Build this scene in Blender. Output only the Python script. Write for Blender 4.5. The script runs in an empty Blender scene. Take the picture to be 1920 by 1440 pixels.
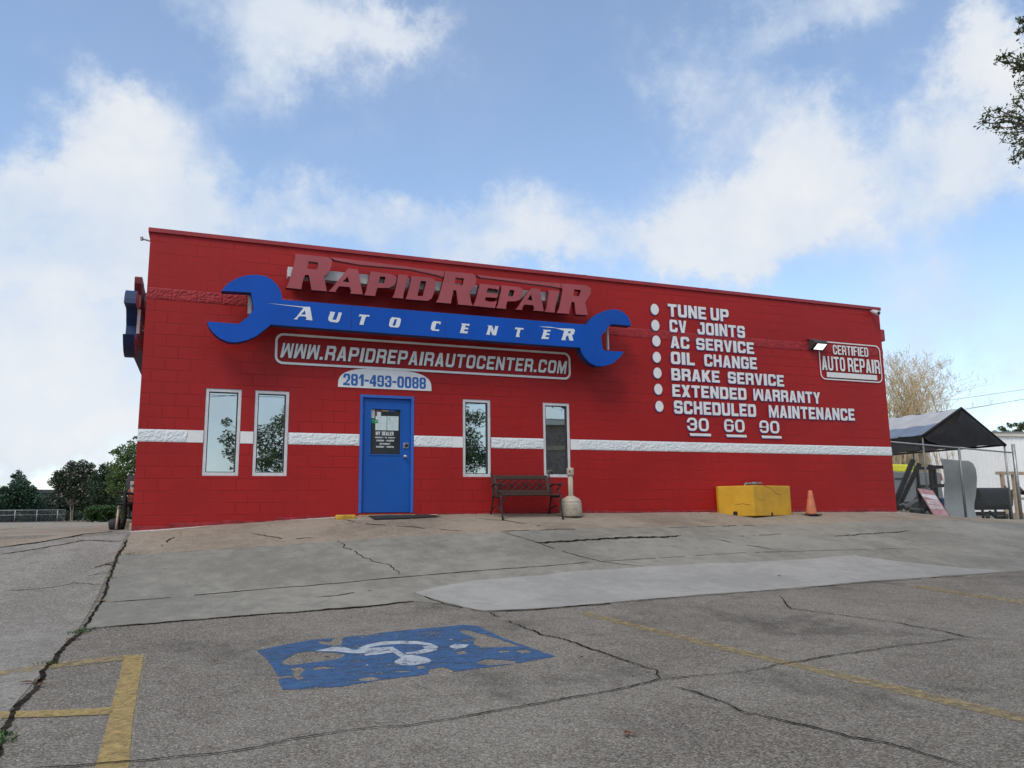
import bpy, math, random
from mathutils import Vector, Matrix
from mathutils.geometry import delaunay_2d_cdt

S = bpy.context.scene
COL = S.collection
rnd = random.Random(7)

# ------------------------------------------------------------------ camera
CAM = Vector((1.03857, -14.21188, 0.0281))
YAW, PITCH, ROLL, FPX = 0.377267, 0.160376, -0.012024, 1460.0
_f = Vector((math.sin(YAW)*math.cos(PITCH), math.cos(YAW)*math.cos(PITCH), math.sin(PITCH)))
_r0 = Vector((math.cos(YAW), -math.sin(YAW), 0)); _u0 = _r0.cross(_f)
_r = math.cos(ROLL)*_r0 + math.sin(ROLL)*_u0
_u = -math.sin(ROLL)*_r0 + math.cos(ROLL)*_u0
cd = bpy.data.cameras.new('camera'); cam = bpy.data.objects.new('camera', cd); COL.objects.link(cam)
cd.sensor_fit = 'HORIZONTAL'; cd.sensor_width = 36.0; cd.lens = 36.0*FPX/1920.0
cd.clip_start = 0.05; cd.clip_end = 3000
cam.matrix_world = Matrix(((_r.x, _u.x, -_f.x, CAM.x), (_r.y, _u.y, -_f.y, CAM.y), (_r.z, _u.z, -_f.z, CAM.z), (0, 0, 0, 1)))
S.camera = cam

def ray(x, y): return _f + _r*((x-960)/FPX) - _u*((y-720)/FPX)
def onY(x, y, Y=0.0):                      # survey: where a sight line meets an upright plane y = Y
    d = ray(x, y); return CAM + d*((Y-CAM.y)/d.y)

# ------------------------------------------------------------------ sky, sun, exposure
SUN_EL, SUN_AZ = math.radians(52), math.radians(-135)      # azimuth clockwise from +Y
W = bpy.data.worlds.new('World'); S.world = W; W.use_nodes = True
wn, wl = W.node_tree.nodes, W.node_tree.links
wn.clear()
def wnode(t, **k):
    n = wn.new(t)
    for a, b in k.items(): setattr(n, a, b)
    return n
def wmath(op, a, b=None, c=None, clamp=False):
    n = wnode('ShaderNodeMath', operation=op, use_clamp=clamp)
    for i, v in enumerate((a, b, c)):
        if v is None: continue
        if isinstance(v, (int, float)): n.inputs[i].default_value = v
        else: wl.new(v, n.inputs[i])
    return n.outputs[0]
w_out = wnode('ShaderNodeOutputWorld')
sky = wnode('ShaderNodeTexSky', sky_type='NISHITA', sun_disc=False, sun_elevation=SUN_EL, sun_rotation=SUN_AZ)
sky.air_density = 1.0; sky.dust_density = 0.3; sky.ozone_density = 1.1
bg_sky = wnode('ShaderNodeBackground'); bg_sky.inputs[1].default_value = 0.15
wl.new(sky.outputs[0], bg_sky.inputs[0])
tc = wnode('ShaderNodeTexCoord')
sep = wnode('ShaderNodeSeparateXYZ'); wl.new(tc.outputs['Generated'], sep.inputs[0])
az = wmath('ARCTAN2', sep.outputs[0], sep.outputs[1])
el = wmath('ARCSINE', sep.outputs[2])
cmb = wnode('ShaderNodeCombineXYZ'); wl.new(az, cmb.inputs[0]); wl.new(el, cmb.inputs[1])
def wnoise(scale, detail, rough, vec=None, off=(0, 0, 0)):
    m = wnode('ShaderNodeMapping'); m.inputs['Location'].default_value = off
    wl.new(vec if vec else tc.outputs['Generated'], m.inputs[0])
    n = wnode('ShaderNodeTexNoise'); n.inputs['Scale'].default_value = scale; n.inputs['Detail'].default_value = detail
    n.inputs['Roughness'].default_value = rough
    wl.new(m.outputs[0], n.inputs['Vector']); return n
warp = wnoise(5.0, 9, 0.66)
w1 = wnode('ShaderNodeVectorMath', operation='SUBTRACT'); wl.new(warp.outputs['Color'], w1.inputs[0]); w1.inputs[1].default_value = (.5, .5, .5)
w2 = wnode('ShaderNodeVectorMath', operation='SCALE'); wl.new(w1.outputs[0], w2.inputs[0]); w2.inputs['Scale'].default_value = 0.27
w3 = wnode('ShaderNodeVectorMath', operation='ADD'); wl.new(cmb.outputs[0], w3.inputs[0]); wl.new(w2.outputs[0], w3.inputs[1])
# cloud banks: (x, y, half-width, half-height, tilt deg, weight), surveyed against the picture
CLOUDS = [
 (210, 350, 300, 170, 28, .95), (330, 450, 330, 120, 10, .95), (60, 620, 330, 260, 0, 1.0), (170, 200, 90, 110, 30, .55),
 (80, 850, 400, 160, 0, .9), (30, 430, 160, 130, 0, .6),
 (560, 50, 260, 120, 5, .95), (520, 200, 110, 120, 60, .5), (760, 20, 120, 60, 10, .5),
 (700, 410, 220, 80, 5, .5), (940, 430, 290, 100, 5, .74), (860, 500, 380, 65, 8, .6),
 (1400, 420, 290, 130, 12, 1.05), (1300, 330, 160, 130, -10, .5), (1560, 300, 180, 130, 15, .8), (1440, 190, 220, 110, -25, .55), (1260, 150, 120, 70, -30, .3),
 (1500, 30, 280, 70, -6, .6), (1850, 240, 130, 190, -35, 1.15), (1900, 110, 70, 90, 0, .5), (1800, 520, 170, 110, 0, .4),
 (1800, 700, 330, 110, 5, .6), (1520, 460, 300, 110, 5, .7), (1250, 470, 160, 80, 0, .45), (1700, 590, 250, 80, 0, .25),
 (40, 60, 50, 90, 0, .3)]
acc = None
for (px, py, rx, ry, rot, wt) in CLOUDS:
    d = ray(px, py).normalized()
    a0, e0 = math.atan2(d.x, d.y), math.asin(d.z)
    m = wnode('ShaderNodeMapping', vector_type='TEXTURE')
    m.inputs['Location'].default_value = (a0, e0, 0); m.inputs['Rotation'].default_value = (0, 0, math.radians(rot))
    m.inputs['Scale'].default_value = (rx/FPX*1.08, ry/FPX*1.02, 1)
    wl.new(w3.outputs[0], m.inputs[0])
    ln = wnode('ShaderNodeVectorMath', operation='LENGTH'); wl.new(m.outputs[0], ln.inputs[0])
    mr = wnode('ShaderNodeMapRange', interpolation_type='SMOOTHSTEP')
    mr.inputs['From Min'].default_value = 0.1; mr.inputs['From Max'].default_value = 1.15
    mr.inputs['To Min'].default_value = wt; mr.inputs['To Max'].default_value = 0
    wl.new(ln.outputs['Value'], mr.inputs['Value'])
    acc = mr.outputs[0] if acc is None else wmath('ADD', acc, mr.outputs[0])
acc = wmath('MINIMUM', acc, 1.15)
# the rest of the sky, all round and overhead, is broken cloud too
away = wmath('ABSOLUTE', wmath('SUBTRACT', az, YAW))
mra = wnode('ShaderNodeMapRange', interpolation_type='SMOOTHSTEP'); wl.new(away, mra.inputs[0])
mra.inputs[1].default_value = .75; mra.inputs[2].default_value = 1.1; mra.inputs[3].default_value = 0; mra.inputs[4].default_value = .8
mre = wnode('ShaderNodeMapRange', interpolation_type='SMOOTHSTEP'); wl.new(el, mre.inputs[0])
mre.inputs[1].default_value = .75; mre.inputs[2].default_value = 1.0; mre.inputs[3].default_value = 0; mre.inputs[4].default_value = .8
acc = wmath('MAXIMUM', acc, wmath('MAXIMUM', mra.outputs[0], mre.outputs[0]))
fb = wnoise(6.5, 11, 0.64, off=(3.1, 1.7, .4))
fb2 = wnoise(16.0, 8, 0.6, off=(1.1, 4.7, 2.4))
den = wmath('ADD', acc, wmath('MULTIPLY', wmath('SUBTRACT', fb.outputs['Fac'], .5), 1.75))
den = wmath('ADD', den, wmath('MULTIPLY', wmath('SUBTRACT', fb2.outputs['Fac'], .5), .6))
cov = wnode('ShaderNodeMapRange', interpolation_type='SMOOTHSTEP'); wl.new(den, cov.inputs[0])
cov.inputs[1].default_value = .10; cov.inputs[2].default_value = 1.10; cov.inputs[3].default_value = 0.14; cov.inputs[4].default_value = .96
cr = wnode('ShaderNodeValToRGB')
cr.color_ramp.elements[0].position = .25; cr.color_ramp.elements[0].color = (.50, .68, .92, 1)
cr.color_ramp.elements[1].position = .8; cr.color_ramp.elements[1].color = (.98, .985, 1.0, 1)
lum = wnoise(4.0, 7, .55, off=(7.3, 2.2, 5.1))
wl.new(wmath('ADD', wmath('MULTIPLY', lum.outputs['Fac'], .75), wmath('MULTIPLY', den, .25)), cr.inputs[0])
bg_c = wnode('ShaderNodeBackground'); bg_c.inputs[1].default_value = 0.63
wl.new(cr.outputs[0], bg_c.inputs[0])
mix = wnode('ShaderNodeMixShader'); wl.new(cov.outputs[0], mix.inputs[0]); wl.new(bg_sky.outputs[0], mix.inputs[1]); wl.new(bg_c.outputs[0], mix.inputs[2])
wl.new(mix.outputs[0], w_out.inputs[0])

sl = bpy.data.lights.new('sun', 'SUN'); sun = bpy.data.objects.new('sun', sl); COL.objects.link(sun)
sl.energy = 1.3; sl.angle = math.radians(22); sl.color = (1, .92, .80)
_sd = Vector((math.sin(SUN_AZ)*math.cos(SUN_EL), math.cos(SUN_AZ)*math.cos(SUN_EL), math.sin(SUN_EL)))
sun.rotation_euler = _sd.to_track_quat('Z', 'Y').to_euler(); sun.location = (-20, -10, 30)
S.view_settings.view_transform = 'Standard'; S.view_settings.look = 'None'; S.view_settings.exposure = 0.53; S.view_settings.gamma = 1.0
S.view_settings.use_curve_mapping = False

# ------------------------------------------------------------------ materials
def new_mat(name):
    m = bpy.data.materials.new(name); m.use_nodes = True
    nt = m.node_tree; nt.nodes.clear()
    out = nt.nodes.new('ShaderNodeOutputMaterial'); p = nt.nodes.new('ShaderNodeBsdfPrincipled')
    nt.links.new(p.outputs[0], out.inputs[0])
    return m, nt, p, out
def N(nt, t, ins=None, **k):
    n = nt.nodes.new(t)
    for a, b in k.items(): setattr(n, a, b)
    for a, b in (ins or {}).items():
        if hasattr(b, 'is_output'): nt.links.new(b, n.inputs[a])
        else: n.inputs[a].default_value = b
    return n
def c4(c): return (c[0], c[1], c[2], 1)
def mixc(nt, fac, a, b, mode='MIX'):
    n = nt.nodes.new('ShaderNodeMix'); n.data_type = 'RGBA'; n.blend_type = mode
    for i, v in ((0, fac), (6, a), (7, b)):
        if hasattr(v, 'is_output'): nt.links.new(v, n.inputs[i])
        elif i == 0: n.inputs[0].default_value = v
        else: n.inputs[i].default_value = c4(v)
    return n.outputs[2]
def mth(nt, op, a, b=None, clamp=False):
    n = nt.nodes.new('ShaderNodeMath'); n.operation = op; n.use_clamp = clamp
    for i, v in enumerate((a, b)):
        if v is None: continue
        if hasattr(v, 'is_output'): nt.links.new(v, n.inputs[i])
        else: n.inputs[i].default_value = v
    return n.outputs[0]
def rng(nt, v, a, b, c=0.0, d=1.0):
    n = N(nt, 'ShaderNodeMapRange', {0: v, 1: a, 2: b, 3: c, 4: d}, interpolation_type='SMOOTHSTEP'); return n.outputs[0]
def objco(nt): return nt.nodes.new('ShaderNodeTexCoord').outputs['Object']
def noise(nt, co, scale, detail=5, rough=.55, stretch=None):
    if stretch: co = N(nt, 'ShaderNodeMapping', {0: co, 'Scale': stretch}).outputs[0]
    return N(nt, 'ShaderNodeTexNoise', {'Vector': co, 'Scale': scale, 'Detail': detail, 'Roughness': rough})
def bump(nt, p, h, strength, dist, prev=None):
    b = N(nt, 'ShaderNodeBump', {'Strength': strength, 'Distance': dist, 'Height': h})
    if prev: nt.links.new(prev, b.inputs['Normal'])
    nt.links.new(b.outputs[0], p.inputs['Normal']); return b.outputs[0]
def plain(name, col, rough=.6, var=.12, scale=6, metal=0, bumps=.15, spec=.5, dirt=None):
    m, nt, p, o = new_mat(name); co = objco(nt)
    n = noise(nt, co, scale, 6)
    dark = tuple(c*(1-var) for c in col); lite = tuple(min(1, c*(1+var)) for c in col)
    c = mixc(nt, rng(nt, n.outputs[0], .3, .7), dark, lite)
    if dirt:
        n2 = noise(nt, co, scale*.35, 8, .65)
        c = mixc(nt, rng(nt, n2.outputs[0], .5, .75, 0, dirt[1]), c, dirt[0])
    nt.links.new(c, p.inputs['Base Color'])
    p.inputs['Roughness'].default_value = rough; p.inputs['Metallic'].default_value = metal
    p.inputs['Specular IOR Level'].default_value = spec
    if bumps: bump(nt, p, noise(nt, co, scale*12, 4).outputs[0], bumps, .004)
    return m

def wall_paint(name, col, rough=.55):
    """painted hollow concrete block, 0.41 x 0.20 m courses in running bond"""
    m, nt, p, o = new_mat(name); co = objco(nt)
    sx = N(nt, 'ShaderNodeSeparateXYZ', {0: co})
    u = mth(nt, 'ADD', sx.outputs[0], sx.outputs[1])
    wob = noise(nt, co, 1.6, 4)
    v = mth(nt, 'ADD', sx.outputs[2], mth(nt, 'MULTIPLY', mth(nt, 'SUBTRACT', wob.outputs[0], .5), .006))
    cb = N(nt, 'ShaderNodeCombineXYZ', {0: u, 1: v})
    br = N(nt, 'ShaderNodeTexBrick', {'Vector': cb.outputs[0], 'Scale': 1.0, 'Mortar Size': .0065, 'Mortar Smooth': .35, 'Brick Width': .4064, 'Row Height': .2032,
                                      'Color1': (.25, .25, .25, 1), 'Color2': (.75, .75, .75, 1), 'Mortar': (.5, .5, .5, 1)})
    fill = rng(nt, noise(nt, co, 1.1, 5, .6).outputs[0], .40, .62, .08, 1.0)     # paint fills some joints
    mort = mth(nt, 'MULTIPLY', br.outputs['Fac'], fill)
    n1 = noise(nt, co, .55, 6, .6); n2 = noise(nt, co, 7, 6, .6, (1, 1, .35))
    c = mixc(nt, rng(nt, n1.outputs[0], .3, .72), tuple(x*.86 for x in col), tuple(x*1.12 for x in col))
    c = mixc(nt, mth(nt, 'MULTIPLY', rng(nt, n2.outputs[0], .45, .8), .18), c, (col[0]*1.15, col[1]*2.2, col[2]*2.2))
    cv = N(nt, 'ShaderNodeSeparateColor', {0: br.outputs['Color']})
    c = mixc(nt, mth(nt, 'MULTIPLY', cv.outputs[0], .16), c, tuple(x*.7 for x in col))
    c = mixc(nt, mth(nt, 'MULTIPLY', mort, .48), c, tuple(x*.5 for x in col))
    runs = noise(nt, co, 2.6, 7, .7, (1, 1, .10)); c = mixc(nt, mth(nt, 'MULTIPLY', rng(nt, runs.outputs[0], .54, .74), .28), c, (col[0]*.62, col[1]*1.1, col[2]*1.1))
    chips = rng(nt, noise(nt, co, 22, 3, .7).outputs[0], .80, .84)
    c = mixc(nt, mth(nt, 'MULTIPLY', chips, .5), c, (.55, .42, .40))
    nt.links.new(c, p.inputs['Base Color']); p.inputs['Roughness'].default_value = rough
    p.inputs['Specular IOR Level'].default_value = .3
    h = mth(nt, 'SUBTRACT', mth(nt, 'MULTIPLY', noise(nt, co, 90, 3).outputs[0], .12), mort)
    h = mth(nt, 'ADD', h, mth(nt, 'MULTIPLY', noise(nt, co, 9, 4).outputs[0], .35))
    bump(nt, p, h, .9, .007)
    return m

def aggregate(name, lo, hi, tint, scale=75, patch=.5, stain=.35, rough=.9, pebble=1.0):
    """worn concrete with exposed stones"""
    m, nt, p, o = new_mat(name); co = objco(nt)
    vo = N(nt, 'ShaderNodeTexVoronoi', {'Vector': co, 'Scale': scale}, feature='F1')
    sp = N(nt, 'ShaderNodeSeparateColor', {0: vo.outputs['Color']})
    big = noise(nt, co, patch, 8, .62); mid = noise(nt, co, 5.0, 7, .65); fine = noise(nt, co, 38, 5, .7)
    wear = rng(nt, mth(nt, 'ADD', mth(nt, 'MULTIPLY', big.outputs[0], .65), mth(nt, 'MULTIPLY', mid.outputs[0], .35)), .40, .60)
    c = mixc(nt, wear, lo, hi)
    peb = mixc(nt, mth(nt, 'POWER', sp.outputs[0], 1.4), tuple(x*.28 for x in lo), tuple(min(.8, x*2.4) for x in hi))
    peb = mixc(nt, mth(nt, 'MULTIPLY', sp.outputs[1], .45), peb, tint)
    c = mixc(nt, mth(nt, 'MULTIPLY', rng(nt, fine.outputs[0], .3, .75, .25, .85), pebble), c, peb)
    st = noise(nt, co, .9, 6, .7, (1, .55, 1))
    c = mixc(nt, mth(nt, 'MULTIPLY', rng(nt, st.outputs[0], .52, .72), stain), c, tuple(x*.5 for x in lo))
    oil = noise(nt, co, .33, 4, .6); oil2 = noise(nt, co, 3.1, 5, .7)
    c = mixc(nt, mth(nt, 'MULTIPLY', rng(nt, mth(nt, 'ADD', mth(nt, 'MULTIPLY', oil.outputs[0], .6), mth(nt, 'MULTIPLY', oil2.outputs[0], .4)), .55, .64), stain*.7), c, tuple(x*.42 for x in lo))
    pale = noise(nt, co, 1.7, 7, .7)
    c = mixc(nt, mth(nt, 'MULTIPLY', rng(nt, pale.outputs[0], .55, .75), .35), c, tuple(min(.6, x*1.35) for x in hi))
    nt.links.new(c, p.inputs['Base Color']); p.inputs['Roughness'].default_value = rough; p.inputs['Specular IOR Level'].default_value = .25
    h = mth(nt, 'ADD', mth(nt, 'MULTIPLY', vo.outputs['Distance'], -1.0), mth(nt, 'MULTIPLY', fine.outputs[0], .8))
    bump(nt, p, h, .7*pebble+.1, .006)
    return m

def worn_paint(name, col, thr=.5, soft=.06, scale=6, keep_pale=None, stretch=(1, 1, 1)):
    """road paint worn through to the concrete under it"""
    m, nt, p, o = new_mat(name); co = objco(nt)
    a = noise(nt, co, scale, 8, .72, stretch); b = noise(nt, co, scale*11, 4, .7)
    v = mth(nt, 'ADD', mth(nt, 'MULTIPLY', a.outputs[0], .58), mth(nt, 'MULTIPLY', b.outputs[0], .42))
    mask = rng(nt, v, thr-soft, thr+soft)
    c = mixc(nt, rng(nt, noise(nt, co, 14, 6, .7).outputs[0], .35, .7), tuple(x*.8 for x in col), tuple(x*1.15 for x in col))
    if keep_pale: c = mixc(nt, mth(nt, 'MULTIPLY', rng(nt, b.outputs[0], .5, .8), .5), c, keep_pale)
    nt.links.new(c, p.inputs['Base Color']); p.inputs['Roughness'].default_value = .8
    tr = nt.nodes.new('ShaderNodeBsdfTransparent'); mx = nt.nodes.new('ShaderNodeMixShader')
    nt.links.new(mask, mx.inputs[0]); nt.links.new(tr.outputs[0], mx.inputs[1]); nt.links.new(p.outputs[0], mx.inputs[2]); nt.links.new(mx.outputs[0], o.inputs[0])
    return m

def leafy(name, dark, light, trans=.25, rough=.55, pale=None):
    m, nt, p, o = new_mat(name)
    g = nt.nodes.new('ShaderNodeNewGeometry')
    n = noise(nt, objco(nt), .9, 4)
    f = mth(nt, 'ADD', mth(nt, 'MULTIPLY', g.outputs['Random Per Island'], .6), mth(nt, 'MULTIPLY', n.outputs[0], .4))
    c = mixc(nt, rng(nt, f, .25, .8), dark, light)
    if pale: c = mixc(nt, mth(nt, 'GREATER_THAN', g.outputs['Random Per Island'], pale[1]), c, pale[0])
    nt.links.new(c, p.inputs['Base Color']); p.inputs['Roughness'].default_value = rough
    t = nt.nodes.new('ShaderNodeBsdfTranslucent'); nt.links.new(c, t.inputs[0])
    mx = nt.nodes.new('ShaderNodeMixShader'); mx.inputs[0].default_value = trans
    nt.links.new(p.outputs[0], mx.inputs[1]); nt.links.new(t.outputs[0], mx.inputs[2]); nt.links.new(mx.outputs[0], o.inputs[0])
    return m

def mirror_glass(name):
    m, nt, p, o = new_mat(name); co = objco(nt)
    g = nt.nodes.new('ShaderNodeBsdfGlossy'); g.inputs['Color'].default_value = (.52, .60, .61, 1); g.inputs['Roughness'].default_value = .012
    p.inputs['Base Color'].default_value = (.02, .028, .03, 1); p.inputs['Roughness'].default_value = .1
    mx = nt.nodes.new('ShaderNodeMixShader'); mx.inputs[0].default_value = .88
    b = N(nt, 'ShaderNodeBump', {'Strength': .02, 'Distance': .02, 'Height': noise(nt, co, 1.3, 2).outputs[0]})
    nt.links.new(b.outputs[0], g.inputs['Normal'])
    nt.links.new(p.outputs[0], mx.inputs[1]); nt.links.new(g.outputs[0], mx.inputs[2]); nt.links.new(mx.outputs[0], o.inputs[0])
    return m

RED = (.345, .0105, .0115)
M = {}
M['red'] = wall_paint('red_block_paint', RED)
M['redtrim'] = plain('red_metal_trim', (.30, .022, .03), .5, .15, 2, dirt=((.16, .02, .025), .5))
M['redrough'] = plain('red_split_face', (.31, .016, .022), .7, .2, 9, bumps=.5)
M['whiterough'] = plain('white_split_face', (.68, .725, .755), .7, .06, 5, bumps=.3, dirt=((.5, .5, .5), .2))
M['whitepaint'] = plain('white_wall_paint', (.74, .75, .76), .6, .06, 5, bumps=.2, dirt=((.5, .42, .42), .2))
M['navyshadow'] = plain('blue_shadow_paint', (.06, .08, .32), .6, .15, 8, bumps=.1)
M['blackpaint'] = plain('black_shadow_paint', (.03, .02, .025), .6, .15, 8, bumps=.1)
M['signblue'] = plain('blue_sign_face', (.0015, .074, .42), .45, .08, 1.2, bumps=.04, spec=.25, dirt=((.012, .08, .36), .4))
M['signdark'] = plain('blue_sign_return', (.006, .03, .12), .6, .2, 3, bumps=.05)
M['signwhite'] = plain('white_sign_face', (.66, .70, .74), .45, .05, 3, bumps=.03)
M['letterred'] = plain('faded_red_letter_face', (.33, .062, .075), .5, .12, 1.3, bumps=.05, dirt=((.27, .085, .085), .8))
M['letterside'] = plain('red_letter_return', (.14, .012, .018), .5, .2, 4, bumps=.05)
M['raceway'] = plain('white_raceway', (.55, .55, .56), .5, .12, 3, bumps=.05, dirt=((.3, .3, .3), .3))
M['phonepanel'] = plain('phone_panel_white', (.72, .74, .76), .5, .05, 3, bumps=.03)
M['phoneblue'] = plain('phone_digit_blue', (.02, .12, .42), .5, .08, 3, bumps=.03)
M['doorblue'] = plain('blue_door_paint', (.009, .092, .39), .42, .07, 1.5, bumps=.05, spec=.3, dirt=((.02, .08, .28), .35))
M['frameblue'] = plain('blue_frame_paint', (.03, .12, .48), .42, .1, 3, bumps=.05)
M['alu'] = plain('white_aluminium', (.60, .60, .63), .45, .08, 6, bumps=.05, dirt=((.4, .36, .36), .4))
M['gasket'] = plain('black_gasket', (.02, .02, .025), .5, .1, 8, bumps=0)
M['glass'] = mirror_glass('mirror_tinted_glass')
M['doorglass'] = plain('dark_door_glass', (.035, .04, .045), .12, .15, 2, bumps=0)
M['paper'] = plain('paper_notice', (.55, .66, .68), .6, .06, 12, bumps=0)
M['paperline'] = plain('paper_print', (.18, .22, .24), .7, .1, 12, bumps=0)
M['green'] = plain('green_sticker', (.01, .22, .09), .5, .1, 12, bumps=0)
M['brownpaper'] = plain('brown_sticker', (.16, .08, .06), .6, .2, 12, bumps=0)
M['chrome'] = plain('brushed_chrome', (.55, .55, .55), .28, .1, 20, metal=1, bumps=.05)
M['black'] = plain('black_iron', (.014, .013, .014), .6, .2, 10, bumps=.15, spec=.2)
M['blackfab'] = plain('dark_grey_canvas', (.026, .026, .030), .85, .15, 5, bumps=.2, spec=.2)
M['rubber'] = plain('black_rubber', (.022, .022, .024), .8, .2, 8, bumps=.3)
M['iron'] = plain('bronze_iron', (.026, .023, .027), .5, .25, 20, bumps=.2, spec=.3)
M['wood'] = plain('weathered_wood', (.058, .036, .026), .7, .3, 25, bumps=.3)
M['beige'] = plain('beige_plastic', (.40, .36, .29), .6, .1, 6, bumps=.05, dirt=((.25, .22, .17), .4))
M['yellow'] = plain('yellow_concrete_paint', (.60, .33, .018), .6, .1, 3, bumps=.3, dirt=((.32, .17, .02), .45))
M['hole'] = plain('dark_hole', (.02, .018, .015), .9, .1, 8, bumps=0)
M['orange'] = plain('faded_cone_orange', (.55, .17, .085), .65, .18, 7, bumps=.1, dirt=((.35, .13, .08), .5))
M['galv'] = plain('galvanised_steel', (.34, .35, .36), .45, .15, 14, metal=.6, bumps=.1)
M['galvdark'] = plain('dull_galvanised_steel', (.20, .215, .22), .5, .15, 14, metal=.3, bumps=.1)
M['sheet'] = plain('grey_sheet_metal', (.33, .36, .36), .5, .1, 2.5, metal=.2, bumps=.05, dirt=((.22, .24, .24), .5))
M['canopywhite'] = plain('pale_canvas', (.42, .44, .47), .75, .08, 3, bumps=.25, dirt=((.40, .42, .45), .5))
M['canopyshade'] = plain('shaded_canvas', (.16, .21, .30), .75, .12, 3, bumps=.25)  # same pale canvas with the shade on its lower slope put into the colour
M['cream'] = plain('cream_fascia', (.66, .62, .54), .6, .08, 2)
M['whitewall'] = plain('white_metal_siding', (.93, .93, .92), .6, .03, 2)
M['greycar'] = plain('grey_car_paint', (.16, .18, .20), .35, .06, 2, bumps=0)
M['caryellow'] = plain('fluorescent_yellow', (.80, .78, .02), .6, .08, 4, bumps=.1)
M['tail'] = plain('red_lamp_plastic', (.4, .02, .02), .3, .1, 5, bumps=0)
M['signred'] = plain('sun_faded_red_print', (.40, .22, .24), .5, .2, 8, bumps=.05, dirt=((.52, .46, .48), .9))
M['signprint'] = plain('pale_print', (.62, .60, .64), .5, .1, 8, bumps=0)
M['bluebox'] = plain('blue_plastic', (.04, .10, .40), .5, .1, 5)
M['timber'] = plain('raw_timber', (.45, .34, .23), .75, .2, 12, bumps=.2)
M['rust'] = plain('rusty_steel', (.12, .06, .045), .8, .3, 12, bumps=.3)
M['brickwall'] = plain('brown_brick_wall', (.26, .19, .165), .8, .25, 6, bumps=.3)
M['bark'] = plain('grey_bark', (.13, .105, .08), .9, .3, 9, bumps=.6)
M['palebark'] = plain('smooth_pale_bark', (.30, .24, .19), .8, .2, 9, bumps=.3)
M['darkroof'] = plain('dark_roof_sheet', (.05, .052, .055), .7, .2, 2)
M['stonebits'] = plain('tan_stone', (.34, .29, .22), .85, .2, 9, bumps=.4)
M['boxprint'] = plain('printed_box', (.42, .10, .06), .5, .3, 7, bumps=0, dirt=((.55, .28, .16), .8))
M['boxpale'] = plain('pale_box_card', (.5, .36, .34), .6, .2, 8, bumps=0)
M['agg'] = aggregate('exposed_aggregate', (.104, .096, .083), (.202, .190, .168), (.22, .155, .11), scale=92, patch=.45, stain=.6)
M['agg2'] = aggregate('older_concrete', (.165, .155, .14), (.25, .236, .216), (.26, .2, .15), scale=60, pebble=.55)
M['slab'] = aggregate('grey_concrete', (.172, .166, .146), (.262, .252, .222), (.24, .225, .2), scale=90, pebble=.18, stain=.28)
M['newslab'] = aggregate('new_concrete', (.255, .252, .24), (.325, .32, .305), (.3, .3, .3), scale=90, pebble=.12, stain=.12)
M['apron'] = aggregate('tan_concrete', (.198, .167, .133), (.290, .250, .203), (.28, .2, .14), scale=80, pebble=.4, stain=.3)
M['crack'] = plain('dirt_in_crack', (.030, .026, .021), 1, .6, 9, bumps=0, spec=0)
M['palespill'] = worn_paint('pale_paint_spill', (.55, .50, .48), .44, .05, 5)
M['yline'] = worn_paint('worn_yellow_line', (.35, .25, .09), .43, .13, 22, keep_pale=(.30, .25, .16))
M['yline2'] = worn_paint('faded_yellow_line', (.32, .24, .11), .50, .13, 14, keep_pale=(.3, .26, .18))
M['yghost'] = worn_paint('pale_line_edge', (.30, .27, .20), .5, .12, 8)
M['hblue'] = worn_paint('worn_blue_paint', (.030, .090, .21), .452, .045, 3.4, stretch=(1, 2.4, 1))
M['hwhite'] = worn_paint('worn_white_paint', (.36, .40, .45), .44, .06, 5)
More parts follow.
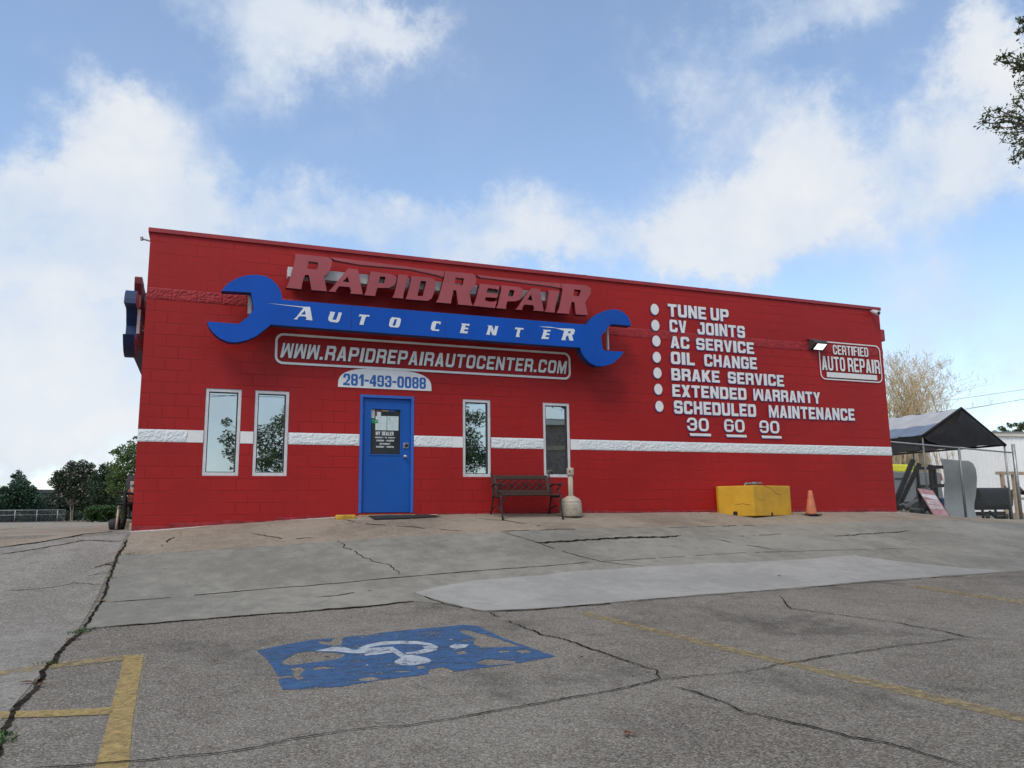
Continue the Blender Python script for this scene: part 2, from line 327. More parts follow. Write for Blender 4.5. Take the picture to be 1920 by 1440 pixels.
# ------------------------------------------------------------------ geometry helpers
class MB:
    def __init__(s): s.v = []; s.f = []
    def add(s, vs, fs):
        b = len(s.v); s.v += [tuple(v) for v in vs]; s.f += [tuple(i+b for i in f) for f in fs]; return s
    def box(s, x0, y0, z0, x1, y1, z1):
        return s.add([(x0,y0,z0),(x1,y0,z0),(x1,y1,z0),(x0,y1,z0),(x0,y0,z1),(x1,y0,z1),(x1,y1,z1),(x0,y1,z1)],
                     [(0,3,2,1),(4,5,6,7),(0,1,5,4),(1,2,6,5),(2,3,7,6),(3,0,4,7)])
    def bar(s, a, b, w, h, up=(0, 0, 1)):
        a, b = Vector(a), Vector(b); d = (b-a).normalized(); u = Vector(up)
        if abs(d.dot(u)) > .97: u = Vector((0, 1, 0))
        x = d.cross(u).normalized()*w/2; y = x.cross(d).normalized()*h/2
        p = [a-x-y, a+x-y, a+x+y, a-x+y, b-x-y, b+x-y, b+x+y, b-x+y]
        return s.add(p, [(0,1,2,3),(7,6,5,4),(0,4,5,1),(1,5,6,2),(2,6,7,3),(3,7,4,0)])
    def tube(s, pts, r, n=8, cap=True):
        pts = [Vector(p) for p in pts]; m = len(pts); rs = r if isinstance(r, (list, tuple)) else [r]*m
        ref = None; rings = []
        for i, p in enumerate(pts):
            d = (pts[min(i+1, m-1)]-pts[max(i-1, 0)])
            d = d.normalized() if d.length > 1e-9 else Vector((0, 0, 1))
            if ref is None: ref = Vector((1, 0, 0)) if abs(d.x) < .9 else Vector((0, 1, 0))
            ref = (ref - d*ref.dot(d)).normalized(); q = d.cross(ref)
            rings.append([p + (ref*math.cos(2*math.pi*k/n) + q*math.sin(2*math.pi*k/n))*rs[i] for k in range(n)])
        vs = [v for rg in rings for v in rg]; fs = []
        for i in range(m-1):
            for k in range(n): fs.append((i*n+k, i*n+(k+1) % n, (i+1)*n+(k+1) % n, (i+1)*n+k))
        if cap: fs += [tuple(range(n-1, -1, -1)), tuple(range((m-1)*n, m*n))]
        return s.add(vs, fs)
    def lathe(s, c, prof, n=28, tilt=None):
        vs = []; fs = []; m = len(prof); c = Vector(c)
        for r, z in prof:
            for k in range(n):
                v = Vector((r*math.cos(2*math.pi*k/n), r*math.sin(2*math.pi*k/n), z))
                if tilt: v = tilt @ v
                vs.append(c+v)
        for i in range(m-1):
            for k in range(n): fs.append((i*n+k, i*n+(k+1) % n, (i+1)*n+(k+1) % n, (i+1)*n+k))
        fs += [tuple(range(n-1, -1, -1)), tuple(range((m-1)*n, m*n))]
        return s.add(vs, fs)
    def prism(s, poly, z0, z1):
        n = len(poly)
        zz = lambda z, p: z(p[0], p[1]) if callable(z) else z
        vs = [(p[0], p[1], zz(z0, p)) for p in poly] + [(p[0], p[1], zz(z1, p)) for p in poly]
        return s.add(vs, [tuple(range(n-1, -1, -1)), tuple(range(n, 2*n))] + [(i, (i+1) % n, n+(i+1) % n, n+i) for i in range(n)])
    def build(s, name, mat, parent=None, smooth=False, bevel=0, seg=2):
        return obj(name, s.v, s.f, mat, parent, smooth, bevel, seg)

def origin(o):
    p = Vector((0, 0, 0))
    while o is not None: p += o.location; o = o.parent
    return p
def obj(name, vs, fs, mat, parent=None, smooth=False, bevel=0, seg=2):
    me = bpy.data.meshes.new(name); base = origin(parent)
    me.from_pydata([(v[0]-base.x, v[1]-base.y, v[2]-base.z) for v in vs], [], fs)
    me.materials.append(M[mat] if isinstance(mat, str) else mat)
    if smooth: me.polygons.foreach_set('use_smooth', [True]*len(me.polygons))
    me.update()
    o = bpy.data.objects.new(name, me); COL.objects.link(o)
    if parent is not None: o.parent = parent
    if bevel:
        b = o.modifiers.new('bevel', 'BEVEL'); b.width = bevel; b.segments = seg; b.limit_method = 'ANGLE'; b.angle_limit = math.radians(40)
    return o
def tag(o, label=None, cat=None, group=None, kind=None):
    for k, v in (('label', label), ('category', cat), ('group', group), ('kind', kind)):
        if v: o[k] = v
    return o
def thing(name, label, cat, loc=(0, 0, 0), group=None):
    o = bpy.data.objects.new(name, None); o.empty_display_size = .2; o.location = loc; COL.objects.link(o)
    return tag(o, label, cat, group)
def copy_tree(o, parent=None):
    c = o.copy(); COL.objects.link(c)
    if parent is not None: c.parent = parent
    for ch in [k for k in bpy.data.objects if k.parent == o]: copy_tree(ch, c)
    return c

# -- flat shapes: an ordered list of ('+' or '-', polygon); the last one covering a point decides
def inside(p, poly):
    x, y = p; c = False; j = len(poly)-1
    for i in range(len(poly)):
        xi, yi = poly[i]; xj, yj = poly[j]
        if (yi > y) != (yj > y) and x < (xj-xi)*(y-yi)/(yj-yi)+xi: c = not c
        j = i
    return c
def shape(ops, grid=None):
    vs, es = [], []
    for _, poly in ops:
        b = len(vs); n = len(poly); vs += [Vector((p[0], p[1])) for p in poly]; es += [(b+i, b+(i+1) % n) for i in range(n)]
    if grid: vs += [Vector(g) for g in grid]
    ov, _, of, *_r2 = delaunay_2d_cdt(vs, es, [], 0, 1e-5)
    out = []
    for f in of:
        a, b, c = (ov[i] for i in f)
        if abs((b-a).cross(c-a)) < 1e-9: continue
        m = ((a.x+b.x+c.x)/3, (a.y+b.y+c.y)/3); st = False
        for s, poly in ops:
            if inside(m, poly): st = s == '+'
        if st: out.append(tuple(f) if (b-a).cross(c-a) > 0 else tuple(reversed(f)))
    used = sorted({i for f in out for i in f}); mp = {k: i for i, k in enumerate(used)}
    return [(ov[k].x, ov[k].y) for k in used], [tuple(mp[i] for i in f) for f in out]
def upright(tri, y, depth=0.0):
    """stand a flat shape (x, z) up facing -y at the given y, with returns going back by depth"""
    vs, fs = tri; V = [(x, y, z) for x, z in vs]; F = list(fs)
    if depth:
        n = len(vs); V += [(x, y+depth, z) for x, z in vs]; F += [tuple(n+i for i in reversed(f)) for f in fs]
        ed = {}
        for f in fs:
            for i in range(3): ed[(f[i], f[(i+1) % 3])] = 1
        for (a, b) in ed:
            if (b, a) not in ed: F.append((b, a, n+a, n+b))
    return V, F
def sides_only(tri, y, depth):
    vs, fs = tri; n = len(vs); V = [(x, y, z) for x, z in vs] + [(x, y+depth, z) for x, z in vs]; F = []; ed = {}
    for f in fs:
        for i in range(3): ed[(f[i], f[(i+1) % 3])] = 1
    for (a, b) in ed:
        if (b, a) not in ed: F.append((b, a, n+a, n+b))
    return V, F
def rect(x0, y0, x1, y1): return [(x0, y0), (x1, y0), (x1, y1), (x0, y1)]
def rrect(x0, y0, x1, y1, r, n=5, which=(1, 1, 1, 1), ry=None):
    ry = r if ry is None else ry; out = []
    for k, (cx, cy, a0) in enumerate(((x0, y0, 180), (x1, y0, 270), (x1, y1, 0), (x0, y1, 90))):
        if not which[k]: out.append((cx, cy)); continue
        ox = cx+r if cx == x0 else cx-r; oy = cy+ry if cy == y0 else cy-ry
        for i in range(n+1):
            a = math.radians(a0+90*i/n); out.append((ox+r*math.cos(a), oy+ry*math.sin(a)))
    return out
def merge_shapes(lst):
    V, F = [], []
    for v, f in lst:
        b = len(V); V += v; F += [tuple(i+b for i in t) for t in f]
    return V, F

# -- block lettering, each glyph in a 1 x 1 box; a, b are the stroke widths across and up
def glyph(ch, a, b, r):
    R = lambda *q: ('+', rect(*q)); C = lambda *q: ('-', rect(*q)); h = .5
    ri = r*.35
    full = ('+', rrect(0, 0, 1, 1, r, 4)); core = ('-', rrect(a, b, 1-a, 1-b, ri, 3))
    if ch == 'A': return [('+', [(0,0),(.5-a*.62,1),(.5+a*.62,1),(1,0)]), ('-', [(a*1.05,-.01),(a*1.05+.075,.2),(1-a*1.05-.075,.2),(1-a*1.05,-.01)]), ('-', [(.5-.5*(.5-a)*.62,.2+b*.85),(.5+.5*(.5-a)*.62,.2+b*.85),(.5,.76)])]
    if ch == 'B': return [('+', rrect(0,.46,.97,1,r,4,(0,0,1,0))), ('+', rrect(0,0,1,.54,r,4,(0,1,0,0))), C(a,b,1-a,.5-b*.42), C(a,.5+b*.42,1-a-.03,1-b), ('-', [(1.01,.44),(.9,.5),(1.01,.56)])]
    if ch == 'C': return [full, core, C(.5, .36, 1.01, .64)]
    if ch == 'D': return [('+', rrect(0,0,1,1,r,4,(0,1,1,0))), ('-', rrect(a,b,1-a,1-b,ri,3,(0,1,1,0)))]
    if ch == 'E': return [R(0,0,a,1), R(a,0,1,b), R(a,1-b,1,1), R(a,.5-b*.45,.88,.5+b*.45)]
    if ch == 'F': return [R(0,0,a,1), R(a,1-b,1,1), R(a,.5-b*.5,.86,.5+b*.4)]
    if ch == 'G': return [full, core, C(.5,.5,1.01,.66), R(.52,.38,1,.38+b*.8), R(1-a,.1,1,.4)]
    if ch == 'H': return [R(0,0,a,1), R(1-a,0,1,1), R(a,.5-b/2,1-a,.5+b/2)]
    if ch == 'I': return [R(0,0,1,1)]
    if ch == 'J': return [('+', rrect(0,0,1,1,r,4,(1,1,0,0))), ('-', rrect(a,b,1-a,1.01,ri,3,(1,1,0,0))), C(-.01,.42,1-a,1.01), R(.42,1-b,1-a,1)]
    if ch == 'K': return [R(0,0,a,1), ('+', [(a*.9,.34),(a*.9,.64),(1-a*1.2,1),(1,1),(1,.97),(.58,.5)]), ('+', [(a*.9,.60),(.62,.60),(1,.03),(1,0),(1-a*1.2,0),(a*.9,.42)])]
    if ch == 'L': return [R(0,0,a,1), R(a,0,1,b)]
    if ch == 'M': return [R(0,0,1,1), ('-', [(a*.8,-.01),(a*.8,.62),(.5-a*.34,-.01)]), ('-', [(1-a*.8,-.01),(1-a*.8,.62),(.5+a*.34,-.01)]), ('-', [(a*1.0,1.01),(.5,.42),(1-a*1.0,1.01)])]
    if ch == 'W': return [R(0,0,1,1), ('-', [(a*.8,1.01),(a*.8,.38),(.5-a*.34,1.01)]), ('-', [(1-a*.8,1.01),(1-a*.8,.38),(.5+a*.34,1.01)]), ('-', [(a*1.0,-.01),(.5,.58),(1-a*1.0,-.01)])]
    if ch == 'N': return [R(0,0,a,1), R(1-a,0,1,1), ('+', [(0,1),(a*1.05,1),(1,0),(1-a*1.05,0)])]
    if ch in 'O0': return [full, core]
    if ch == 'P': return [('+', rrect(0,.36,1,1,r,4,(0,1,1,0))), ('-', rrect(a,.36+b*.9,1-a,1-b,ri,3,(0,1,1,0))), R(0,0,a,.5)]
    if ch == 'Q': return [full, core, ('+', [(.55,.3),(.75,.36),(1.05,-.03),(.85,-.06)])]
    if ch == 'R': return [('+', rrect(0,.40,1,1,r,4,(0,1,1,0))), ('-', rrect(a,.40+b*.85,1-a,1-b,ri,3,(0,1,1,0))), R(0,0,a,.55), ('+', [(.42,.45),(1-a*.3,.45),(1,.36),(1,0),(1-a,0),(1-a,.34),(.42,.36)])]
    if ch == 'S': return [full, C(a,.5+b*.45,1-a,1-b), C(1-a-.01,.5+b*.45,1.01,.69), C(a,b,1-a,.5-b*.45), C(-.01,.31,a+.01,.5-b*.45), ('-', [(-.01,.47-b*.2),(-.01,.53),(.08,.46-b*.2)]), ('-', [(1.01,.53+b*.2),(1.01,.47),(.92,.54+b*.2)])]
    if ch == 'T': return [R(.5-a/2,0,.5+a/2,1), R(0,1-b,1,1)]
    if ch == 'U': return [('+', rrect(0,0,1,1,r,4,(1,1,0,0))), ('-', rrect(a,b,1-a,1.01,ri,3,(1,1,0,0)))]
    if ch == 'V': return [('+', [(0,1),(a*1.05,1),(.5,.3),(1-a*1.05,1),(1,1),(.5+a*.62,0),(.5-a*.62,0)])]
    if ch == 'X': return [('+', [(0,0),(a*1.2,0),(1,1),(1-a*1.2,1)]), ('+', [(0,1),(a*1.2,1),(1,0),(1-a*1.2,0)])]
    if ch == 'Y': return [('+', [(0,1),(a*1.1,1),(.5,.62),(1-a*1.1,1),(1,1),(.5+a/2,.42),(.5+a/2,0),(.5-a/2,0),(.5-a/2,.42)])]
    if ch == '1': return [R(.45,0,.45+a*1.15,1), ('+', [(.05,.74),(.45,1),(.45,.72),(.05,.56)])]
    if ch == '2': return [full, C(-.01,.4,a,.64), C(a,.62,1-a,1-b), C(a-.01,.5,1-a,.63), ('-', [(1.01,-.5),(1.01,.5),(.98,.5),(.46,b),(1.01,b)]), ('-', [(-.01,b*1.0),(-.01,.5),(.62,.55),(1-a,.58),(a*.95,b*1.4)]), R(0,0,1,b)]
    if ch == '3': return [full, core, C(-.01,.36,a+.01,.64), R(.35,.5-b*.45,1-a*.8,.5+b*.45), ('-', [(1.01,.45),(.92,.5),(1.01,.55)])]
    if ch == '4': return [R(.52,0,.52+a*1.1,1), ('+', [(0,.22),(0,.22+b*1.1),(.52,1),(.62,1),(.62,.85),(.3,.22+b*1.1),(1,.22+b*1.1),(1,.22)])]
    if ch == '5': return [R(0,.45,a,1), R(0,1-b,.95,1), ('+', rrect(0,0,1,.64,r,4)), ('-', rrect(a,b,1-a,.64-b,ri,3)), C(-.01,.22,a,.42)]
    if ch == '6': return [full, C(a,.5+b*.4,1-a,1-b), C(1-a-.01,.56+b*.2,1.01,.72), C(a,b,1-a,.58-b*.55)]
    if ch == '8': return [full, C(a,.5+b*.5,1-a,1-b), C(a,b,1-a,.5-b*.5), ('-', [(-.01,.42),(.09,.5),(-.01,.58)]), ('-', [(1.01,.42),(.91,.5),(1.01,.58)])]
    if ch == '9': return [full, C(a,b,1-a,.5-b*.4), C(-.01,.28,a+.01,.44-b*.2), C(a,.42+b*.55,1-a,1-b)]
    if ch == '.': return [R(0,0,1,.2)]
    if ch == ':': return [R(0,.12,1,.34), R(0,.58,1,.80)]
    if ch == '-': return [R(0,.40,1,.40+b*1.0)]
    return []
WID = {'I': .40, 'J': .92, 'M': 1.28, 'W': 1.32, '.': .32, ':': .30, '-': .62, '1': .72, ' ': .62, 'E': .90, 'F': .88, 'L': .86, 'T': .98}
def word(txt, x0, x1, z0, z1, a=.30, b=.19, r=.26, gap=.13, shear=0.0, wid=None, jit=0.0, split=False):
    """letters of one word fitted into x0..x1, z0..z1 as one flat shape (a list, one per word, if split)"""
    wd = dict(WID); wd.update(wid or {})
    ws = [wd.get(c, 1.0) for c in txt]; tot = sum(ws)+gap*(len(txt)-1); k = (x1-x0)/tot; out = []; sets = []; x = x0; h = z1-z0
    for c, w in zip(txt, ws):
        if c != ' ':
            aa = min(1.0, a/w)
            jz = rnd.uniform(-jit, jit)*h
            g = [(s, [(x+q[0]*w*k+shear*(q[1]-.5)*h, z0+q[1]*h+jz) for q in poly]) for s, poly in glyph(c, aa, b, min(.45, r/w if c != 'I' else 0))]
            out.append(shape(g))
        elif split: sets.append(merge_shapes(out)); out = []
        x += (w+gap)*k
    return sets+[merge_shapes(out)] if split else merge_shapes(out)

# ------------------------------------------------------------------ the lie of the land
def table(t, x):
    if x <= t[0][0]: return t[0][1]
    for (a, va), (b, vb) in zip(t, t[1:]):
        if x <= b: return va+(vb-va)*(x-a)/(b-a)
    return t[-1][1]
def smooth(t, x, w): return sum(table(t, x+w*k) for k in (-1, -.5, 0, .5, 1))/5
T_WALL = [(-60,-.36),(-6,-.34),(-2,-.29),(0,-.23),(2,-.11),(3.7,-.025),(6,-.03),(10,-.05),(13,-.08),(16.7,-.12),(18.75,-.28),(20.7,-.37),(30,-.5),(90,-.6)]
T_S = [(-6.5,1),(-5.2,.985),(-4.2,.85),(-2.94,.58),(-1.94,.35),(-.8,.13),(0,0)]
T_N = [(-200,-1.7),(-40,-1.5),(-14,-1.30),(-11,-1.25),(-8.6,-1.20),(-7,-1.15),(-5.2,-1.1)]
def zg(x, y):
    w = smooth(T_WALL, x, .5)
    if y >= .3: return w - .0033*min(y, 140)
    s = smooth(T_S, y, .25)
    return w*(1-s)+smooth(T_N, y, .4)*s - .0033*max(y, 0)
def G(px, py, lift=0.0):                  # survey: where a sight line meets the ground
    d = ray(px, py); t = 1.5; step = .05
    while t < 600:
        p = CAM+d*t
        if p.z < zg(p.x, p.y)+lift: break
        t += step; step = max(.05, t*.01)
    lo, hi = t-step, t
    for _ in range(30):
        m = (lo+hi)/2; p = CAM+d*m
        if p.z < zg(p.x, p.y)+lift: hi = m
        else: lo = m
    return Vector((p.x, p.y))

def axis(spans):
    out = []
    for a, b, st in spans:
        n = max(1, round((b-a)/st)); out += [a+(b-a)*i/n for i in range(n)]
    return out+[spans[-1][1]]
gx = axis([(-900,-200,100),(-200,-40,16),(-40,-10,2),(-10,26,.25),(26,60,2),(60,240,15),(240,900,110)])
gy = axis([(-900,-200,100),(-200,-40,16),(-40,-17,1.5),(-17,4,.25),(4,30,1.3),(30,150,8),(150,900,150)])
V = [(x, y, zg(x, y)) for y in gy for x in gx]; n = len(gx)
tag(obj('parking_lot', V, [(j*n+i, j*n+i+1, (j+1)*n+i+1, (j+1)*n+i) for j in range(len(gy)-1) for i in range(n-1)], 'agg', smooth=True), kind='structure')

def drape(name, ops, mat, lift, parent=None, st=.25, kind=None, edge=.2):
    """a sheet laid on the ground; ops as in shape(), in world x, y"""
    fine = []
    for s, poly in ops:
        q = []
        for (ax, ay), (bx, by) in zip(poly, poly[1:]+poly[:1]):
            m = max(1, int(math.hypot(bx-ax, by-ay)/edge)); q += [(ax+(bx-ax)*i/m, ay+(by-ay)*i/m) for i in range(m)]
        fine.append((s, q))
    xs = [p[0] for _, q in fine for p in q]; ys = [p[1] for _, q in fine for p in q]
    grid = []
    x = math.floor(min(xs)/st)*st+st*.37
    while x < max(xs):
        y = math.floor(min(ys)/st)*st+st*.41
        while y < max(ys): grid.append((x, y)); y += st
        x += st
    grid = [g for g in grid if any(inside(g, q) for s, q in fine if s == '+')]
    v, f = shape(fine, grid)
    o = obj(name, [(x, y, zg(x, y)+lift) for x, y in v], f, mat, parent, smooth=True)
    if kind: o['kind'] = kind
    return o
def rough(poly, amp, st=.12, seed=1, closed=True):
    """the same outline, chipped and wavering"""
    r = random.Random(seed); out = []; w = 0
    pts = list(poly)+([poly[0]] if closed else [])
    for (ax, ay), (bx, by) in zip(pts, pts[1:]):
        L = math.hypot(bx-ax, by-ay); m = max(1, int(L/st)); nx, ny = -(by-ay)/max(L, 1e-6), (bx-ax)/max(L, 1e-6)
        for i in range(m):
            w = w*.6+r.uniform(-1, 1)*.6; t = i/m; k = amp*w*(1 if i else .3)
            out.append((ax+(bx-ax)*t+nx*k, ay+(by-ay)*t+ny*k))
    if not closed: out.append(pts[-1])
    return out
def gp(*pts): return [tuple(G(x, y)) for x, y in pts]

# sheets of concrete
slab_edge = gp((157,1180),(190,1176),(267,1171),(367,1162),(500,1152),(640,1141),(777,1128),(830,1132),(907,1147),(1007,1143),(1172,1129),(1287,1119),(1479,1105),(1623,1092),(1814,1079),(1920,1071))
apron_edge = gp((232,1040),(267,1040),(640,1015),(940,997),(1096,991),(1441,985),(1920,981))
x_r = 26.0
slab_poly = slab_edge+[(x_r, slab_edge[-1][1]+.3), (x_r, apron_edge[-1][1]-.2)]+apron_edge[::-1]
slab_poly[0] = (.02, slab_poly[0][1]); slab_poly[-1] = (.02, slab_poly[-1][1])
drape('concrete_slab', [('+', rough(slab_poly, .030, .12, 3))], 'slab', .004, kind='structure')
drape('concrete_apron', [('+', [(.02, apron_edge[0][1])]+apron_edge[1:]+[(x_r, apron_edge[-1][1]-.2), (x_r, .6), (16.9, .6), (16.9, -.01), (.02, -.01)])], 'apron', .003, kind='structure')
new_poly = gp((777,1112),(873,1092),(1080,1072),(1215,1063),(1479,1051),(1604,1042),(1814,1066),(1890,1072),(1814,1078),(1623,1091),(1479,1104),(1287,1118),(1172,1128),(1007,1142),(907,1146))
drape('new_concrete_patch', [('+', rough(new_poly, .030, .12, 5))], 'newslab', .008, kind='structure')
drape('side_lot', [('+', [(-.03,-16),(-.03,.05),(-.02,8),(-.02,60),(-60,60),(-60,-16)])], 'agg2', .004, kind='structure', st=.8, edge=.5)
lot_far = gp((0,1027),(100,1013),(155,1002),(250,992))
drape('far_lot', [('+', [lot_far[0],lot_far[1],lot_far[2],(-.3,.1),(-.3,55),(-45,55),(-45,lot_far[0][1]-3)])], 'apron', .009, kind='structure', st=.8, edge=.5)

# cracks and joints: thin dirt-filled strips
def strip(mb, pts, w0, jit=.012, gap=0.0, seed=0, lift=.0095, st=.035):
    r = random.Random(seed); path = []; w = w0*.78
    for (a, b) in zip(pts, pts[1:]):
        L = math.hypot(b[0]-a[0], b[1]-a[1]); m = max(1, int(L/st)); path += [(a[0]+(b[0]-a[0])*i/m, a[1]+(b[1]-a[1])*i/m) for i in range(m)]
    path.append(pts[-1]); off = 0; on = 0; ww = 1; prev = None; vs = []; fs = []
    for i, p in enumerate(path):
        a = path[max(i-1, 0)]; b = path[min(i+1, len(path)-1)]; L = math.hypot(b[0]-a[0], b[1]-a[1]) or 1
        nx, ny = -(b[1]-a[1])/L, (b[0]-a[0])/L
        off = off*.86+r.uniform(-1, 1)*jit*.85; ww = ww*.72+.28*r.uniform(.1, 1.7)
        end = min(1, .25+min(i, len(path)-1-i)*.15); q = w*ww*end/2
        c = (p[0]+nx*off, p[1]+ny*off)
        vs += [(c[0]+nx*q, c[1]+ny*q), (c[0]-nx*q, c[1]-ny*q)]
        if on > 0: on -= 1
        elif gap and r.random() < gap*.22: on = r.randint(2, 7)
        if i and not on: k = 2*i; fs.append((k-2, k, k+1, k-1))
    mb.add([(x, y, zg(x, y)+lift) for x, y in vs], fs)
cr = MB()
for i, (w, jit, gap, pts) in enumerate([
  (.045,.010,0,[(239,1013),(222,1042),(205,1085),(190,1131),(157,1180)]),
  (.043,.013,0,[(157,1180),(130,1207),(95,1247),(65,1290),(28,1342),(0,1384),(-40,1450)]),
  (.055,.012,.01,[(160,1181),(190,1177),(267,1172),(367,1163),(500,1153),(640,1142),(777,1129)]),
  (.03,.012,.1,[(777,1112),(830,1131),(907,1148)]), (.05,.012,.05,[(907,1148),(1007,1144),(1172,1130)]), (.02,.01,.12,[(1172,1130),(1287,1120),(1479,1106),(1623,1093),(1814,1080)]),
  (.022,.006,.02,[(200,1131),(333,1120),(467,1108),(640,1094),(740,1084),(873,1073),(1073,1058),(1115,1054)]),
  (.014,.006,.1,[(1115,1054),(1250,1046),(1400,1037),(1695,1029)]),
  (.024,.01,.12,[(937,997),(1003,1016),(1060,1036),(1124,1053),(1206,1064)]),
  (.11,.03,0,[(1003,1017),(1050,1016),(1096,1013),(1192,1009),(1240,1007),(1278,1005.5)]),
  (.022,.03,.15,[(637,1013),(643,1027),(687,1048),(723,1058),(750,1078)]),
  (.04,.02,.1,[(1565,1006.5),(1600,1004),(1709,996)]), (.03,.015,.15,[(1326,1008),(1383,1020),(1465,1033)]), (.03,.03,.3,[(1254,990),(1441,985)]), (.03,.02,.3,[(940,997),(1096,991.5)]),
  (.019,.011,0,[(60,1441),(133,1439),(233,1430),(367,1418),(440,1410),(483,1403),(540,1388),(647,1373),(773,1362),(857,1348),(973,1327),(1080,1307),(1177,1291),(1240,1276),(1330,1268),(1402,1262),(1465,1247),(1589,1226),(1738,1206),(1800,1197)]),
  (.022,.016,.03,[(915,1148),(960,1168),(1013,1190),(1062,1202),(1120,1219),(1187,1243),(1230,1257),(1244,1276)]),
  (.022,.013,.01,[(1263,1288),(1307,1300),(1402,1338),(1508,1360),(1589,1382),(1671,1396),(1757,1420),(1814,1439),(1850,1450)]),
  (.024,.015,.1,[(1460,1118),(1472,1132),(1484,1142),(1575,1154),(1680,1168),(1747,1180),(1834,1200)]),
  (.016,.03,.1,[(8,1107),(57,1108),(120,1100),(140,1093),(200,1097)]), (.016,.03,.15,[(100,1087),(133,1085),(203,1072)]), (.03,.02,.3,[(50,1058),(73,1055)]), (.03,.025,.25,[(170,1068),(228,1050)]),
    (.06,.02,.05,[(0,1027),(60,1019),(100,1013),(155,1002)]), (.04,.015,.1,[(0,1041),(117,1021),(153,1014),(227,1016)]), (.1,.03,.2,[(0,994),(30,991),(60,989)]),
  (.03,.02,.25,[(470,1000),(500,1006),(540,1012),(590,1008)]), (.03,.02,.3,[(300,1025),(340,1000)]), (.025,.02,.35,[(590,1122),(700,1108)]),
  (.035,.02,.3,[(640,975),(700,984),(790,990),(870,996)]), (.03,.02,.3,[(890,972),(960,978),(1030,990)]),
  (.025,.02,.4,[(1380,1006),(1480,1001)]), (.05,.02,.1,[(1395,968),(1440,969)]),
]):
    strip(cr, gp(*pts), w, jit, gap, 40+i)
tag(cr.build('pavement_cracks', 'crack'), kind='structure')

# bits of grit, dry leaves on the lot
gr = MB(); r_ = random.Random(21)
for i in range(420):
    x = r_.uniform(-3, 14); y = -.15-abs(r_.gauss(0, 1))*3.2
    if y < -9: continue
    s = r_.uniform(.006, .016); z = zg(x, y)+.009; a = r_.uniform(0, 3.14); c, q = math.cos(a)*s, math.sin(a)*s
    gr.add([(x-c, y-q, z), (x+q*.7, y-c*.7, z+.002), (x+c, y+q, z), (x-q*.7, y+c*.7, z+.001), (x, y, z+s*.7)], [(0,1,4),(1,2,4),(2,3,4),(3,0,4)])
tag(gr.build('lot_grit', 'stonebits'), kind='stuff', label='pale grit scattered over the concrete lot', cat='grit')
lf = MB()
for (px, py, sc) in [(405,1244,.035),(1180,1379,.055),(300,1283,.03),(62,1281,.07),(128,1203,.05),(139,1200,.055),(72,1290,.05),(1091,1237,.03),(612,1236,.03),(1460,1081,.04),(1767,1085,.05),(190,1130,.06),(205,1060,.07),(215,1057,.05)]:
    p = G(px, py)
    for q in range(2 if sc > .05 else 1):
        a = r_.uniform(0, 6.3); x, y = p.x+r_.uniform(-1, 1)*sc*.5, p.y+r_.uniform(-1, 1)*sc*.5; z = zg(x, y)+.014; c, s = math.cos(a)*sc, math.sin(a)*sc
        lf.add([(x-c, y-s, z), (x+s*.3, y-c*.3, z+.012), (x+c, y+s, z+.008), (x-s*.3, y+c*.3, z+.014)], [(0,1,2,3)])
M['dryleaf'] = plain('dry_leaf', (.17, .09, .05), .8, .3, 20, bumps=0)
tag(lf.build('dry_leaves', 'dryleaf'), kind='stuff', label='dry brown leaves lying in the pavement joint', cat='leaves')
M['grass'] = leafy('joint_weeds', (.03, .07, .02), (.09, .16, .04), .2)
gs = MB()
for (px, py, nn, sp, h) in [(152,1187,80,.10,.026),(165,1182,40,.08,.022),(2,1393,70,.07,.03),(6,1380,40,.06,.03),(240,1040,30,.12,.016),(255,1040,18,.15,.016),(97,1246,30,.08,.03),(205,1085,20,.06,.03)]:
    p = G(px, py)
    for i in range(nn):
        x, y = p.x+r_.gauss(0, sp*.5), p.y+r_.gauss(0, sp*.35); z = zg(x, y)+.006; a = r_.uniform(0, 6.3); l = h*r_.uniform(.5, 1.4); c, s = math.cos(a), math.sin(a)
        t = r_.uniform(.3, 1.2)
        gs.add([(x-s*.004, y+c*.004, z), (x+s*.004, y-c*.004, z), (x+c*l*t*.5+s*.005, y+s*l*t*.5-c*.005, z+l*.6), (x+c*l*t, y+s*l*t, z+l*.8)], [(0,1,2,3)])
tag(gs.build('joint_weeds', 'grass'), kind='stuff', label='small green weeds growing in the pavement joint', cat='weeds')

# ------------------------------------------------------------------ painted markings
def marking(name, label, loc_px):
    p = G(*loc_px); return thing(name, label, 'road marking', (p.x, p.y, zg(p.x, p.y)))
def line_quad(a, b, w):
    a, b = Vector(a), Vector(b); d = (b-a).normalized(); nrm = Vector((-d.y, d.x))*w/2
    return [tuple(a+nrm), tuple(a-nrm), tuple(b-nrm), tuple(b+nrm)]
tag(drape('parking_line', [('+', rough(gp((1079,1149),(1108,1149),(1335,1205),(1479,1239),(1700,1290),(1925,1342),(1925,1357),(1700,1304),(1479,1249),(1335,1215)), .006, .08, 9))], 'yline2', .0035),
    'long yellow parking line running diagonally right of the blue box', 'road marking')
tag(drape('parking_line', [('+', rough(gp((1700,1100),(1720,1098),(1900,1124),(1925,1128),(1925,1134),(1880,1127)), .006, .1, 10))], 'yline2', .0035),
    'faint yellow parking line near the right end of the pale patch', 'road marking')
ln_a = gp((233,1229),(270,1229),(252,1330),(240,1440),(236,1480)); ln_b = gp((170,1480),(178,1440),(205,1340),(228,1252))
hb = thing('hatched_parking_line', 'wide yellow bar with two crossbars beside the weedy joint', 'road marking', (*G(215,1330), zg(*G(215,1330))))
drape('main_bar', [('+', rough(ln_a+ln_b, .006, .06, 12))], 'yline', .0036, hb)
